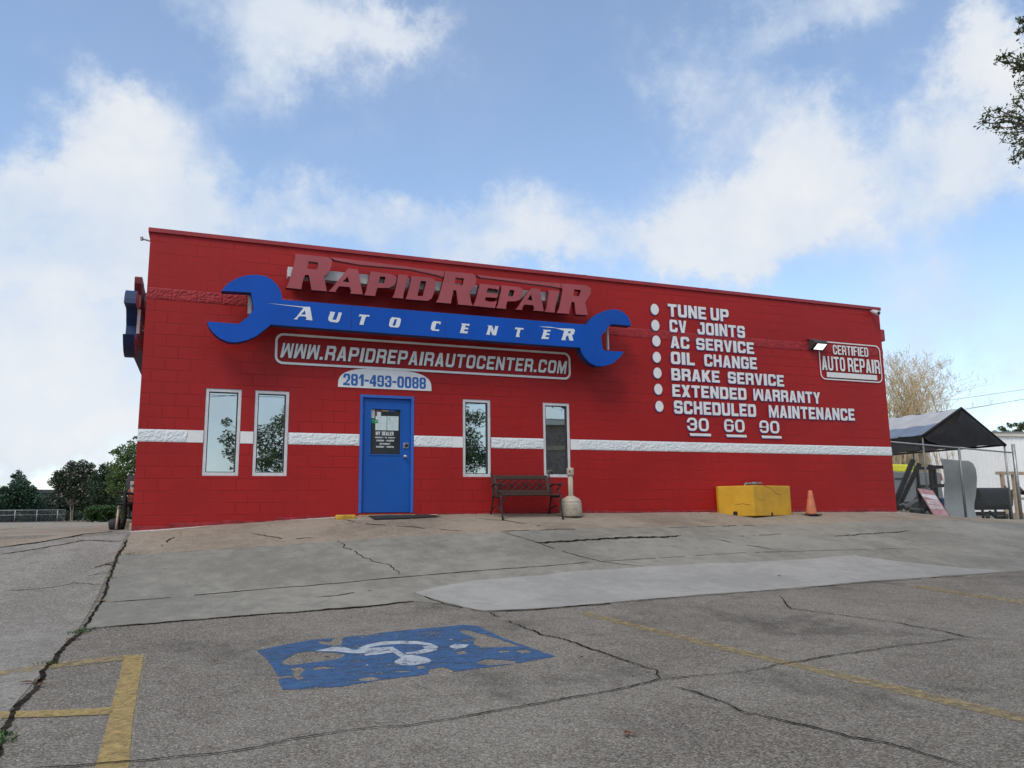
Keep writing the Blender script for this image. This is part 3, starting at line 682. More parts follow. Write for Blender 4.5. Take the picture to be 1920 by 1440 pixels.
drape('cross_bar', [('+', rough(gp((-30,1263),(0,1259),(110,1243),(233,1229.5),(231,1239),(110,1253),(0,1268),(-30,1272)), .005, .06, 13))], 'yline2', .0066, hb)
drape('cross_bar', [('+', rough(gp((-30,1336),(0,1336),(110,1333),(209,1328),(206,1341),(110,1345),(0,1348),(-30,1349)), .005, .06, 14))], 'yline', .0066, hb)
drape('pale_edge', [('+', rough(gp((272,1229),(275,1229),(258,1330),(248,1440),(245,1480),(237,1480),(241,1440),(253,1330)), .004, .06, 15))], 'yghost', .0030, hb)
hp = thing('accessible_parking_symbol', 'worn blue painted box with a white wheelchair symbol on the lot', 'road marking', (*G(760,1230), zg(*G(760,1230))))
def z4(*pts): return gp(*[(470+x/3.2, 1150+y/3.2) for x, y in pts])
bare = [[(400,165),(480,172),(500,150),(565,140),(545,190),(500,196),(430,186)],[(190,290),(260,245),(330,230),(480,235),(570,250),(540,270),(420,290),(330,300),(250,312),(200,310)],
 [(240,330),(300,325),(322,345),(300,370),(330,390),(280,402),(250,370)],[(370,330),(450,321),(512,325),(440,337),(380,341)],[(1240,100),(1310,103),(1400,128),(1480,150),(1550,175),(1600,195),(1660,200),(1560,203),(1450,206),(1380,205),(1330,188),(1352,155),(1290,128)],
 [(1220,236),(1280,222),(1302,240),(1250,250)],[(1360,292),(1420,275),(1560,284),(1602,292),(1540,305),(1420,311),(1370,306)],[(1590,225),(1660,221),(1692,235),(1630,243)],[(640,396),(720,380),(782,395),(700,408)],[(140,380),(230,371),(272,380),(170,394)],[(1060,338),(1150,322),(1212,345),(1200,372),(1060,372)],[(990,318),(1045,314),(1050,332),(1005,334)],[(1480,225),(1540,222),(1560,232),(1500,240)],[(820,352),(930,345),(990,349),(900,356)]]
drape('blue_panel', [('+', rough(gp((482,1220),(583,1200),(640,1196),(740,1184),(867,1172),(897,1174),(940,1196),(1042,1231),(973,1244),(873,1257),(753,1270),(640,1288),(530,1294),(523,1273),(500,1237)), .012, .06, 17))]+[('-', rough(z4(*q), .016, .045, 300+i)) for i, q in enumerate(bare)], 'hblue', .0030, hp)
sym = [('+', z4((385,230),(495,204),(548,202),(622,222),(690,212),(800,206),(850,203),(925,250),(985,255),(1060,270),(1085,285),(1070,298),(1020,308),(960,316),(900,312),(865,300),(862,290),(890,276),(905,272),(830,220),(740,236),(650,243),(600,242),(525,232),(470,230))),
       ('+', z4((640,214),(700,190),(790,172),(900,167),(1000,170),(1080,182),(1125,203),(1115,222),(1060,240),(960,252),(920,240),(990,232),(1045,215),(1030,200),(1080,196),(1000,188),(900,186),(800,192),(720,205),(690,215))),
       ('+', z4((678,248),(745,236),(850,224),(862,236),(760,250),(690,257)))]
drape('white_figure', sym, 'hwhite', .0045, hp, st=.1, edge=.05)
drape('white_remnant', [('+', rough(z4((1190,200),(1230,186),(1310,190),(1290,208),(1220,220)), .01, .05, 18))], 'hwhite', .0045, hp)
# ------------------------------------------------------------------ the building
C8 = .2032; ZB = 6*C8; XR = 16.55; ZT = ZB+18.1*C8; DEPTH = 16.0
bld = thing('repair_shop', 'long red painted block building with a white stripe and blue door', 'building', (XR/2, 0, 0))
def px_rect(x0, y0, x1, y1):               # opening read off its upper left and lower right corners
    a, b = onY(x0, y0), onY(x1, y1); return (a.x, b.z, b.x, a.z)
win_px = [(386,728,447,894), (478.5,731.5,538,892), (867.5,747.5,921,893), (1017.5,753,1071,892)]
wins = []
for q in win_px:
    a = px_rect(*q); wins.append((a[0], .66, a[2], 2.160))
dr = (3.662, 0.0, 4.680, 2.165)
wall_ops = [('+', rect(0, -.75, XR, ZT))] + [('-', rect(*w)) for w in wins] + [('-', rect(*dr))]
v, f = upright(shape(wall_ops), 0, .2)
wl_ = MB().add(v, f)
wl_.box(0, .2, -.9, .2, DEPTH, ZT); wl_.box(XR-.2, .2, -.9, XR, DEPTH, ZT); wl_.box(.2, DEPTH-.2, -.9, XR-.2, DEPTH, ZT)
wl_.build('wall', 'red', bld)
MB().box(.2, .2, ZT-.55, XR-.2, DEPTH-.2, ZT-.4).build('roof', 'darkroof', bld)
MB().box(.2, .2, -.6, XR-.2, DEPTH-.2, -.05).build('floor_slab', 'apron', bld)
cap = MB(); zc0 = ZB+17.78*C8; zc1 = ZT+.012
cap.box(-.035, -.035, zc0, XR+.035, -.002, zc1); cap.box(-.035, .0, zc0, -.002, DEPTH+.03, zc1); cap.box(XR+.002, .0, zc0, XR+.035, DEPTH+.03, zc1); cap.box(-.002, DEPTH+.002, zc0, XR+.002, DEPTH+.035, zc1)
cap.box(-.002, -.002, ZT, XR+.002, .22, zc1-.003)
cap.build('parapet_flashing', 'redtrim', bld, bevel=.006)
for k in range(5):
    x = 2.2+k*3.05; MB().box(x, -.038, zc0-.001, x+.09, -.034, zc1+.002).build('flashing_joint', 'redtrim', bld)

def split_band(name, x0, x1, z0, z1, mat, amp, seed, full=True):
    """a course of split-face block: ragged stone fronts with clean joints"""
    r = random.Random(seed); nx = max(2, int((x1-x0)/.0254)); nz = 9; vs = []; fs = []
    grid = [[r.uniform(0, 1) for _ in range(nz+3)] for _ in range(nx+3)]
    for i in range(nx+1):
        x = x0+(x1-x0)*i/nx
        for j in range(nz+1):
            z = z0+(z1-z0)*j/nz
            e = min(1, min(j, nz-j)/1.2); ex = abs(((x/.4064)+.5) % 1-.5)*.4064; e *= min(1, ex/.022) if full else 1
            k = (grid[i][j]+grid[i+1][j]+grid[i][j+1])/3*.55+.45*grid[i][j]
            vs.append((x, -.004-e*amp*k, z))
    for i in range(nx):
        for j in range(nz):
            a = i*(nz+1)+j; fs.append((a, a+nz+1, a+nz+2, a+1))
    return obj(name, vs, fs, mat, bld)
zb0, zb1 = ZB, ZB+C8*1.02
edges = [(0.0, wins[0][0]), (wins[0][2], wins[1][0]), (wins[1][2], dr[0]), (dr[2], wins[2][0]), (wins[2][2], wins[3][0]), (wins[3][2], XR)]
smooth_ends = [(0, .26), (9, 9), (0, 0), (0, .22), (0, 0), (.2, 0)]
for i, ((a, b), (sa, sb)) in enumerate(zip(edges, smooth_ends)):
    if sa > 5:
        MB().box(a, -.006, zb0, b, -.001, zb1).build('white_band', 'whitepaint', bld); continue
    if sa: MB().box(a, -.006, zb0, a+sa, -.001, zb1).build('white_band', 'whitepaint', bld)
    if sb: MB().box(b-sb, -.006, zb0, b, -.001, zb1).build('white_band', 'whitepaint', bld)
    split_band('white_band', a+sa, b-sb, zb0, zb1, 'whiterough', .017, 60+i)
for i, (a, b, am) in enumerate([(0, 9.35, .019), (9.35, 14.0, .012), (14.0, XR, .012)]):
    split_band('raised_stone_course', a, b, ZB+12*C8, ZB+13*C8, 'redrough', am, 80+i)

# windows
for (x0, z0, x1, z1) in wins:
    fr = MB(); w = .058; y0, y1 = .012, .085
    fr.box(x0+.004, y0, z0, x0+w, y1, z1); fr.box(x1-w, y0, z0, x1-.004, y1, z1); fr.box(x0+w, y0, z1-w, x1-w, y1, z1); fr.box(x0+w, y0-.004, z0, x1-w, y1, z0+w)
    fo = fr.build('window', 'alu', bld, bevel=.004)
    g = MB(); q = .013
    a, b, c, d = x0+w, z0+w, x1-w, z1-w
    g.box(a, y0+.012, b, a+q, y1-.004, d); g.box(c-q*1.6, y0+.012, b, c, y1-.004, d); g.box(a+q, y0+.012, d-q, c-q*1.6, y1-.004, d); g.box(a+q, y0+.012, b, c-q*1.6, y1-.004, b+q)
    g.build('gasket', 'gasket', fo)
    MB().box(a, .058, b, c, .07, d).build('pane', 'glass', fo)

# door
dx0, dz0, dx1, dz1 = dr
fr = MB(); w = .055
fr.box(dx0+.003, -.012, 0, dx0+w, .12, dz1); fr.box(dx1-w, -.012, 0, dx1-.003, .12, dz1); fr.box(dx0+w, -.012, dz1-w, dx1-w, .12, dz1-.003)
fr.build('door_frame', 'frameblue', bld, bevel=.005)
gx0, gz1 = onY(696, 767.5, .05).x, onY(722, 768, .05).z; gx1, gz0 = onY(749.5, 850, .05).x, onY(722, 852, .05).z
leaf = shape([('+', rect(dx0+w+.004, .012, dx1-w-.004, dz1-w-.004)), ('-', rect(gx0, gz0, gx1, gz1))])
door = obj('door', *upright(leaf, .04, .045), 'doorblue', bld)
md = MB(); q = .028
md.box(gx0-q, .03, gz0-q, gx0, .06, gz1+q); md.box(gx1, .03, gz0-q, gx1+q, .06, gz1+q); md.box(gx0, .03, gz1, gx1, .06, gz1+q); md.box(gx0, .03, gz0-q, gx1, .06, gz0)
md.build('glass_moulding', 'doorblue', door, bevel=.008)
MB().box(gx0, .06, gz0, gx1, .072, gz1).build('door_pane', 'doorglass', door)
def dpt(x, y): p = onY(685+x/13.71, 755+y/13.71, .058); return p.x, p.z
def dquad(x0, y0, x1, y1): a, b = dpt(x0, y0), dpt(x1, y1); return rect(a[0], b[1], b[0], a[1])
MB().add(*upright(shape([('+', dquad(262,338,548,712))]), .0575)).build('paper_notice', 'paper', door)
MB().add(*upright(shape([('+', dquad(566,345,850,718))]), .0575)).build('paper_notice', 'paper', door)
pl = []
for (x0, y0, x1, y1) in [(358,374,410,382),(358,440,415,448),(345,518,425,527),(355,592,412,600)]+[(595,385,655,400),(745,382,790,392),(592,430,640,446)]+[(595,470+14*k,810-(k*37 % 60),475+14*k) for k in range(10)]+[(660,618,705,628),(600,655,810,659)]: pl.append(shape([('+', dquad(x0, y0, x1, y1))]))
MB().add(*upright(merge_shapes(pl), .0565)).build('notice_print', 'paperline', door)
st = [('green', (150,415,330,530)), ('brownpaper', (258,185,410,345)), ('paper', (305,240,400,345)), ('timber', (425,185,600,232)), ('phoneblue', (610,190,770,235)), ('whitepaint', (152,180,232,395))]
for mt, q in st: MB().add(*upright(shape([('+', dquad(*q))]), .0570 if mt not in ('paper',) else .0562)).build('door_sticker', mt, door)
for k in range(5): MB().add(*upright(shape([('+', dquad(172, 200+38*k, 216, 226+38*k))]), .0560)).build('sticker_print', 'paperline', door)
MB().add(*upright(shape([('+', dquad(285, 400, 322, 440)), ('+', dquad(255, 468, 330, 482))]), .0560)).build('sticker_print', 'whitepaint', door)
dl = []
for t, x0, x1, y0, y1, sh in [('MY DEALER',270,725,738,845,.1),('MONDAY TO FRIDAY',255,765,876,920,.0),('8:00AM - 6:00PM',285,735,950,1000,0),('SATURDAY',370,640,1035,1082,0),('8:00AM - 4:00PM',278,728,1110,1160,0)]:
    a, b = dpt(x0, y0), dpt(x1, y1); dl += word(t, a[0], b[0], b[1], a[1], a=.33, b=.2, r=.15, gap=.16, split=True)
for t in dl: MB().add(*upright(t, .0565)).build('door_lettering', 'signwhite', door)
lk = MB(); p = onY(761, 835.5, .04); lk.box(p.x-.055, .022, p.z-.05, p.x+.05, .0395, p.z+.05)
lo = lk.build('lock_plate', 'chrome', door, bevel=.004)
cyl = MB(); Rx = Matrix.Rotation(math.pi/2, 3, 'X')
cyl.lathe((p.x+.005, .022, p.z), [(.034, 0), (.034, .012), (.026, .02), (.012, .02)], 20, Rx); cyl.build('lock_cylinder', 'gasket', lo, True)
kb = MB(); p = onY(760, 856, .0); kb.lathe((p.x, .04, p.z), [(.034, 0), (.034, .008), (.014, .012), (.014, .035), (.026, .042), (.031, .058), (.026, .072), (.01, .077)], 20, Rx)
kb.build('door_knob', 'chrome', door, True)
for z in (.28, 1.08, 1.85):
    h = MB(); h.tube([(dx0+w+.002, .018, z-.055), (dx0+w+.002, .018, z+.055)], .011, 8); h.box(dx0+w-.02, .022, z-.05, dx0+w+.02, .028, z+.05); h.build('hinge', 'frameblue', door)
MB().box(dx0, -.16, -.14, dx1, -.001, -.028).build('threshold', plain('yellowed_step', (.33, .24, .12), .8, .3, 7, bumps=.3), bld, bevel=.012)

# upper corner fittings that belong to the wall
sc = MB(); p = onY(1655, 629, .25); sc.box(XR+.001, .15, p.z-.17, XR+.30, .45, p.z+.13); sc.build('roof_scupper', 'redtrim', bld, bevel=.02)
pp = MB(); a = onY(278, 453, .35); pp.tube([(.05, .35, a.z), (-.16, .35, a.z+.04)], .016, 8); pp.tube([(-.155, .35, a.z+.012), (-.165, .35, a.z+.072)], .026, 8)
pp.build('pipe_stub', 'galv', bld)

# lettering painted straight on the wall
PW = -.022
def quadpts(fn, tl, bl, tr, br):
    TL, BL, TR, BR = (onY(*fn(*q), PW) for q in (tl, bl, tr, br)); return (TL.z+TR.z)/2, (BL.z+BR.z)/2
def pline(fn, tl, bl, tr, br, words, **k):
    z1, z0 = quadpts(fn, tl, bl, tr, br); out = []
    for t, xa, xb in words:
        s = (xa-tl[0])/(tr[0]-tl[0]); ym = lambda x: (tl[1]+bl[1])/2+((tr[1]+br[1])/2-(tl[1]+bl[1])/2)*(x-tl[0])/(tr[0]-tl[0])
        X0, X1 = onY(*fn(xa, ym(xa)), PW).x, onY(*fn(xb, ym(xb)), PW).x
        out.append(word(t, X0, X1, z0, z1, **k))
    return merge_shapes(out)
def shifted(t, dx, dz): return [(x+dx, z+dz) for x, z in t[0]], t[1]
f3 = lambda x, y: (1180+x/3.84, 500+y/3.84)
f1 = lambda x, y: (220+x/3.84, 410+y/3.84)
f2 = lambda x, y: (700+x/3.84, 450+y/3.84)
lines = [((275,268),(290,360),(715,306),(700,392),[('TUNE',278,553),('UP',585,715)]),
 ((288,380),(295,472),(820,428),(832,512),[('CV',290,412),('JOINTS',490,832)]),
 ((300,500),(300,587),(885,543),(898,625),[('AC',297,432),('SERVICE',482,897)]),
 ((300,613),(305,702),(905,652),(920,738),[('OIL',300,470),('CHANGE',540,918)]),
 ((300,730),(310,815),(1100,780),(1115,865),[('BRAKE',303,650),('SERVICE',710,1113)]),
 ((307,845),(320,932),(1365,905),(1375,988),[('EXTENDED',310,843),('WARRANTY',894,1375)]),
 ((320,962),(335,1057),(1610,1025),(1622,1110),[('SCHEDULED',322,912),('MAINTENANCE',1005,1622)]),
 ((415,1085),(415,1178),(1078,1112),(1078,1202),[('30',415,572),('60',683,830),('90',937,1080)])]
def painted(name, tri, mat='whitepaint', shadow='navyshadow', dx=-.014, dz=-.014):
    o = obj(name, *upright(tri, PW), mat, bld)
    if shadow: obj('lettering_edge', *upright(shifted(tri, dx, dz), PW+.004), shadow, o)
    return o
for i, (tl, bl, tr, br, ws) in enumerate(lines):
    k = dict(a=.31, b=.21, r=.22, gap=.15, jit=.012)
    if i == 7: k.update(a=.26, b=.17, r=.36)
    for w_ in ws: painted('painted_lettering', pline(f3, tl, bl, tr, br, [w_], **k))
for (cx, cy) in [(183,307),(188,422),(195,535),(198,652),(203,765),(209,882),(217,1005)]:
    c = onY(*f3(cx, cy), PW); a = onY(*f3(cx+29, cy), PW).x-c.x; b = c.z-onY(*f3(cx, cy+39), PW).z
    painted('painted_bullet', shape([('+', [(c.x+a*math.cos(t*math.pi/14), c.z+b*math.sin(t*math.pi/14)) for t in range(28)])]))
for (x0, y0, x1, y1) in [(440,1199,588,1221),(703,1208,845,1229),(957,1216,1097,1238)]:
    a, b = onY(*f3(x0, (y0+y1)/2), PW), onY(*f3(x1, (y0+y1)/2), PW); z = (a.z+b.z)/2
    painted('painted_underline', shape([('+', [(a.x, z-.028), (b.x, z-.028), (b.x, z+.028), (a.x-.02, z+.028)])]))
# web address in its rounded frame
def frame_shape(x0, z0, x1, z1, r, t): return shape([('+', rrect(x0, z0, x1, z1, r, 6)), ('-', rrect(x0+t, z0+t, x1-t, z1-t, r-t*.8, 6))])
a, b = onY(*f1(1135, 940), PW), onY(*f2(1420, 912), PW)
z1 = (onY(*f1(1300, 830), PW).z+onY(*f2(1300, 806), PW).z)/2; z0 = (onY(*f1(1300, 1057), PW).z+onY(*f2(1300, 997), PW).z)/2
painted('painted_frame', frame_shape(a.x, z0, b.x, z1, .14, .042), shadow=None)
tz1 = (onY(*f1(1190, 898), PW).z+onY(*f2(1395, 868), PW).z)/2; tz0 = (onY(*f1(1175, 1000), PW).z+onY(*f2(1383, 963), PW).z)/2
xa, xb = onY(*f1(1183, 950), PW).x, onY(*f2(1390, 915), PW).x
painted('painted_lettering', word('WWW.RAPIDREPAIRAUTOCENTER.COM', xa, xb, tz0, tz1, a=.27, b=.19, r=.26, gap=.2, shear=.17, wid={'W': 1.1, 'M': 1.12, 'I': .34}), shadow='blackpaint', dx=.01, dz=-.008)
# certified panel
fc = lambda x, y: f3(x, y)
x0 = onY(*fc(1371, 700), PW).x; x1 = onY(*fc(1826, 790), PW).x-.02
z1 = (onY(*fc(1420, 536), PW).z+onY(*fc(1780, 570), PW).z)/2; z0 = (onY(*fc(1400, 808), PW).z+onY(*fc(1800, 840), PW).z)/2
painted('painted_frame', frame_shape(x0, z0, x1, z1, .14, .028), shadow=None)
k = dict(a=.31, b=.15, r=.3, gap=.15)
painted('painted_lettering', pline(fc, (1468,560), (1468,632), (1720,586), (1718,648), [('CERTIFIED', 1466, 1720)], **k), shadow='blackpaint', dx=.014, dz=-.012)
painted('painted_lettering', pline(fc, (1390,642), (1385,742), (1808,674), (1800,772), [('AUTO', 1386, 1553), ('REPAIR', 1573, 1804)], **k), shadow='blackpaint', dx=.014, dz=-.012)
a, b = onY(*fc(1422, 775), PW), onY(*fc(1784, 801), PW); z = (a.z+b.z)/2
painted('painted_underline', shape([('+', rect(a.x, z-.062, b.x, z+.062))]), shadow='blackpaint', dx=.012, dz=-.012)

# ------------------------------------------------------------------ phone number plate over the door
fz = lambda pts, Y: [(lambda p: (p.x, p.z))(onY(x, y, Y)) for x, y in pts]
a, b = onY(634, 715, -.012), onY(809, 724, -.012); zt = onY(722, 692.7, -.012).z; zb_ = (onY(636, 726, -.012).z+onY(807, 732.7, -.012).z)/2
ph = thing('phone_sign', 'white plate with rounded top and blue phone number above the door', 'sign', ((a.x+b.x)/2, -.012, zb_))
arc = [(a.x, zb_), (b.x, zb_)]+[((a.x+b.x)/2+(b.x-a.x)/2*math.copysign(abs(math.cos(t))**.62, math.cos(t)), zb_+.05+(zt-zb_-.05)*abs(math.sin(t))**.75) for t in [math.pi*i/24 for i in range(25)]]
obj('plate', *upright(shape([('+', arc)]), -.014, .010), 'phonepanel', ph)
tz1 = (onY(646, 700.5, -.017).z+onY(797, 707.8, -.017).z)/2; tz0 = (onY(644, 722.5, -.017).z+onY(797, 728.6, -.017).z)/2
obj('digits', *upright(word('281-493-0088', onY(643.5, 712, -.017).x, onY(798.6, 718, -.017).x, tz0, tz1, a=.35, b=.17, r=.26, gap=.13), -.017), 'phoneblue', ph)

# ------------------------------------------------------------------ blue wrench sign
YW = -.50
wr1 = [(750,520),(780,480),(820,450),(870,425),(930,408),(1000,403),(1060,412),(1110,435),(1150,475),(1175,520),(1185,560),(1187,583)]
wr2 = [(1535,610),(1552,585),(1572,562),(1620,528),(1680,505),(1740,498),(1790,512),(1830,545),(1850,585),(1858,618),(1715,605),(1690,625),(1640,695),(1652,780),(1665,797),(1805,805),(1770,850),(1720,890),(1660,907),(1610,908),(1560,885),(1520,845),(1495,800),(1490,775)]
wr3 = [(1105,762),(1060,800),(1000,845),(930,875),(860,890),(800,887),(740,862),(690,820),(660,780),(647,740),(875,757),(940,707),(980,652),(975,600),(962,531)]
wpx = [f1(*q) for q in wr1]+[f2(*q) for q in wr2]+[f1(*q) for q in wr3]
wpoly = fz(wpx, YW)
wsign = thing('wrench_sign', 'big blue wrench shaped sign reading AUTO CENTER on the front wall', 'sign', (sum(p[0] for p in wpoly)/len(wpoly), -.3, sum(p[1] for p in wpoly)/len(wpoly)))
wt = shape([('+', wpoly)])
obj('face_panel', *upright(wt, YW), 'signblue', wsign)
obj('return_band', *sides_only(wt, YW+.001, .2), 'signdark', wsign)
back = MB().add(*upright(wt, YW+.2)); back.build('back_panel', 'raceway', wsign)
br = MB()
for x in (2.3, 4.0, 5.8, 7.4): MB().bar((x, YW+.201, wsign.location.z+.12), (x, 0, wsign.location.z+.12), .05, .05).build('mounting_bracket', 'raceway', wsign)
xj = onY(468, 570, -.2).x; zj0, zj1 = onY(466, 590, -.2).z, onY(470, 548, -.2).z; br.box(xj-.03, -.29, zj0, xj+.03, -.235, zj1); br.build('mounting_bracket', 'raceway', wsign); br = MB()
xj = onY(1136.5, 640, -.2).x; zj0, zj1 = onY(1136, 657, -.2).z, onY(1137, 615, -.2).z; br.box(xj-.018, -.29, zj0, xj+.018, -.235, zj1)
br.build('mounting_bracket', 'raceway', wsign)
sm = MB()
for (p, q) in [(f1(1688,628), f1(1684,800)), (f2(518,540), f2(520,702))]:
    a, b = onY(*p, YW), onY(*q, YW); sm.box(a.x-.004, YW-.0025, b.z+.01, a.x+.004, YW-.0005, a.z-.01)
sm.build('panel_seam', 'signdark', wsign)
g6 = lambda x, y: (520+x/6.4, 460+y/6.4); g7 = lambda x, y: (800+x/6, 480+y/6)
ac = [([(-120,694),(0,705),(318,737),(392,738),(422,902),(342,893),(352,868),(332,852),(268,850),(245,868),(242,890),(195,886),(228,862),(316,748),(0,709)], [[(330,780),(340,832),(285,830)]], g6),
 ([(632,795),(692,800),(690,815),(660,892),(705,895),(735,815),(732,805),(775,808),(770,825),(745,905),(722,928),(640,918),(614,900),(612,868),(634,812)], [], g6),
 ([(988,828),(1108,838),(1102,860),(1092,852),(1063,856),(1036,935),(1036,955),(985,952),(990,932),(1014,853),(990,850),(975,858)], [], g6),
 ([(1375,862),(1470,872),(1485,892),(1468,965),(1448,988),(1355,980),(1338,960),(1354,885)], [[(1408,885),(1437,888),(1414,965),(1382,962)]], g6),
 ([(80,732),(160,740),(153,772),(146,772),(143,757),(110,756),(92,815),(98,826),(142,826),(135,846),(60,838),(45,818),(60,750)], [], g7),
 ([(390,757),(485,765),(479,788),(440,780),(433,803),(470,808),(465,826),(427,823),(420,845),(462,848),(467,836),(458,872),(370,865),(378,850),(398,775)], [], g7),
 ([(682,780),(735,783),(757,842),(770,795),(765,786),(808,790),(802,803),(780,893),(740,890),(722,838),(708,878),(712,888),(668,885),(676,870),(697,795)], [], g7),
 ([(1000,803),(1092,812),(1086,832),(1078,827),(1056,827),(1040,890),(1048,912),(1003,910),(1008,888),(1022,823),(1004,822),(993,830)], [], g7),
 ([(1308,828),(1395,832),(1390,852),(1357,848),(1350,870),(1385,873),(1380,890),(1343,888),(1336,911),(1375,914),(1382,902),(1370,935),(1287,930),(1295,915),(1317,845)], [], g7),
 ([(1262,793),(1380,796),(1480,812),(1655,820),(1668,835),(1657,878),(1635,890),(1652,953),(1605,950),(1592,897),(1576,895),(1562,930),(1566,948),(1512,945),(1522,925),(1547,842),(1520,834),(1450,812),(1310,800)], [[(1597,845),(1622,847),(1615,870),(1589,868)]], g7)]
for o_, hs, fn in ac:
    t = shape([('+', fz([fn(*q) for q in o_], YW-.006))]+[('-', fz([fn(*q) for q in h], YW-.006)) for h in hs])
    obj('letter', *upright(t, YW-.006), 'signwhite', wsign)

# ------------------------------------------------------------------ red channel letters on their raceway
YL = -.42
rl = [('R', [(218,100),(420,122),(600,140),(640,155),(657,185),(650,240),(625,305),(590,352),(560,374),(575,450),(594,551),(410,535),(408,515),(380,358),(335,352),(310,405),(288,510),(290,526),(105,507),(128,470),(180,300),(207,190)], [[(375,190),(490,205),(482,265),(470,290),(357,278)]], g6),
 ('A', [(850,276),(968,290),(1024,589),(870,577),(888,555),(868,500),(742,490),(700,545),(702,560),(612,552),(642,528),(832,300)], [[(845,375),(862,445),(783,436)]], g6),
 ('P', [(1118,310),(1370,345),(1418,372),(1427,420),(1400,480),(1340,512),(1200,510),(1178,585),(1176,608),(1042,597),(1062,560),(1106,380)], [[(1235,372),(1300,378),(1280,458),(1212,450)]], g6),
 ('I', [(1450,345),(1572,360),(1550,440),(1512,600),(1510,638),(1380,627),(1402,590),(1440,430)], [], g6),
 ('D', [(1608,365),(1850,390),(1892,415),(1902,455),(1880,570),(1850,640),(1800,666),(1540,645),(1562,590),(1605,420)], [[(1722,425),(1788,432),(1745,610),(1680,605)]], g6),
 ('R', [(205,168),(520,200),(552,222),(556,290),(532,350),(480,402),(500,520),(520,560),(355,545),(332,385),(300,384),(276,510),(275,535),(105,520),(132,480),(197,250)], [[(325,240),(420,252),(405,330),(315,318)]], g7),
 ('E', [(595,310),(822,335),(806,392),(790,372),(690,360),(672,412),(798,425),(790,472),(665,462),(654,497),(700,512),(755,515),(792,500),(768,586),(525,560),(552,500),(592,350)], [], g7),
 ('P', [(835,330),(1050,350),(1083,372),(1082,430),(1050,490),(1000,508),(905,510),(892,575),(892,596),(782,585),(802,545),(840,375)], [[(935,380),(990,385),(970,455),(915,455)]], g7),
 ('A', [(1180,362),(1275,372),(1317,622),(1200,613),(1212,590),(1196,552),(1100,545),(1075,582),(1077,606),(1000,601),(1022,580),(1132,410)], [[(1175,430),(1190,500),(1130,492)]], g7),
 ('I', [(1370,382),(1492,393),(1475,450),(1442,600),(1441,636),(1328,628),(1347,590),(1372,420)], [], g7),
 ('R', [(1510,308),(1800,330),(1848,362),(1846,420),(1805,488),(1784,520),(1800,600),(1815,666),(1680,656),(1662,520),(1630,516),(1606,620),(1603,651),(1462,640),(1490,590),(1530,380)], [[(1660,375),(1735,382),(1715,455),(1650,445)]], g7)]
allp = fz([fn(*q) for _, o_, _h, fn in rl for q in o_], YL)
lsign = thing('channel_letter_sign', 'faded red raised letters reading RAPID REPAIR on the front wall', 'sign', (sum(p[0] for p in allp)/len(allp), -.25, sum(p[1] for p in allp)/len(allp)))
for nm, o_, hs, fn in rl:
    t = shape([('+', fz([fn(*q) for q in o_], YL))]+[('-', fz([fn(*q) for q in h], YL)) for h in hs])
    fc_ = obj('letter', *upright(t, YL), 'letterred', lsign)
    obj('letter_return', *merge_shapes([sides_only(t, YL+.001, .13), upright(t, YL+.13)]), 'letterside', fc_)
for o_ in ([g6(625,140), g6(760,155), g6(1300,222), g6(1920,303), g7(198,172), g7(190,238), g7(120,215), g6(1600,288), g6(1000,233), g6(690,178)],
           [g7(555,209), g7(700,226), g7(1150,276), g7(1512,308), g7(1525,362), g7(1400,340), g7(900,275), g7(605,240)]):
    t = shape([('+', fz(o_, YL+.02))]); so = obj('swoosh', *upright(t, YL+.02), 'letterred', lsign)
    obj('swoosh_return', *merge_shapes([sides_only(t, YL+.021, .1), upright(t, YL+.12)]), 'letterside', so)
a, b = onY(540, 500, -.25), onY(540, 519.5, -.25); c, d = onY(1050, 551, -.25), onY(1050, 566.5, -.25)
MB().box(a.x, -.26, (b.z+d.z)/2, c.x, -.08, (a.z+c.z)/2).build('raceway', 'raceway', lsign, bevel=.006)
for x in (3.0, 4.6, 6.2, 7.6): MB().box(x-.03, -.08, (b.z+d.z)/2+.03, x+.03, -.003, (a.z+c.z)/2-.03).build('mounting_bracket', 'raceway', lsign)

# the same two signs again on the left side wall, seen edge-on
def on_side(o, label, c):
    r = copy_tree(o); r.location = (o.location.y, c-o.location.x, o.location.z+.2); r.rotation_euler = (0, 0, -math.pi/2); r['label'] = label; return r
SIDE = 10.8
on_side(wsign, 'blue wrench shaped sign seen edge-on along the left side wall', SIDE)
on_side(lsign, 'red raised letters seen edge-on along the left side wall', SIDE)

# ------------------------------------------------------------------ wall lamp and camera
p = onY(1514.5, 636, -.02); p2 = onY(1547, 641, -.12); zt = onY(1530, 636.5, -.1).z; zl = onY(1530, 655, -.1).z; x0, x1 = p.x+.02, p2.x
lamp = thing('wall_lamp', 'lit black wedge shaped floodlight beside the certified panel', 'lamp', ((x0+x1)/2, -.02, zl))
h = zt-zl; prof = [(-.001, zl), (-.001, zt), (-.10, zt), (-.24, zl+h*.62), (-.235, zl+h*.5), (-.06, zl)]
n_ = len(prof); lm = MB().add([(x0, y, z) for y, z in prof]+[(x1, y, z) for y, z in prof], [tuple(range(n_)), tuple(range(2*n_-1, n_-1, -1))]+[(i, n_+i, n_+(i+1) % n_, (i+1) % n_) for i in range(n_)])
M['lamphousing'] = plain('lamp_housing', (.05, .048, .052), .5, .2, 9, bumps=.05)
lm.build('housing', 'lamphousing', lamp, bevel=.006)
m_, nt_, p_, o_ = new_mat('lamp_lens'); p_.inputs['Base Color'].default_value = (.8, .85, .8, 1); p_.inputs['Emission Color'].default_value = (.93, 1, .92, 1); p_.inputs['Emission Strength'].default_value = .9; M['lens'] = m_
e = .003; ya, za, yb, zb2 = -.225, zl+h*.47, -.075, zl+.04*h
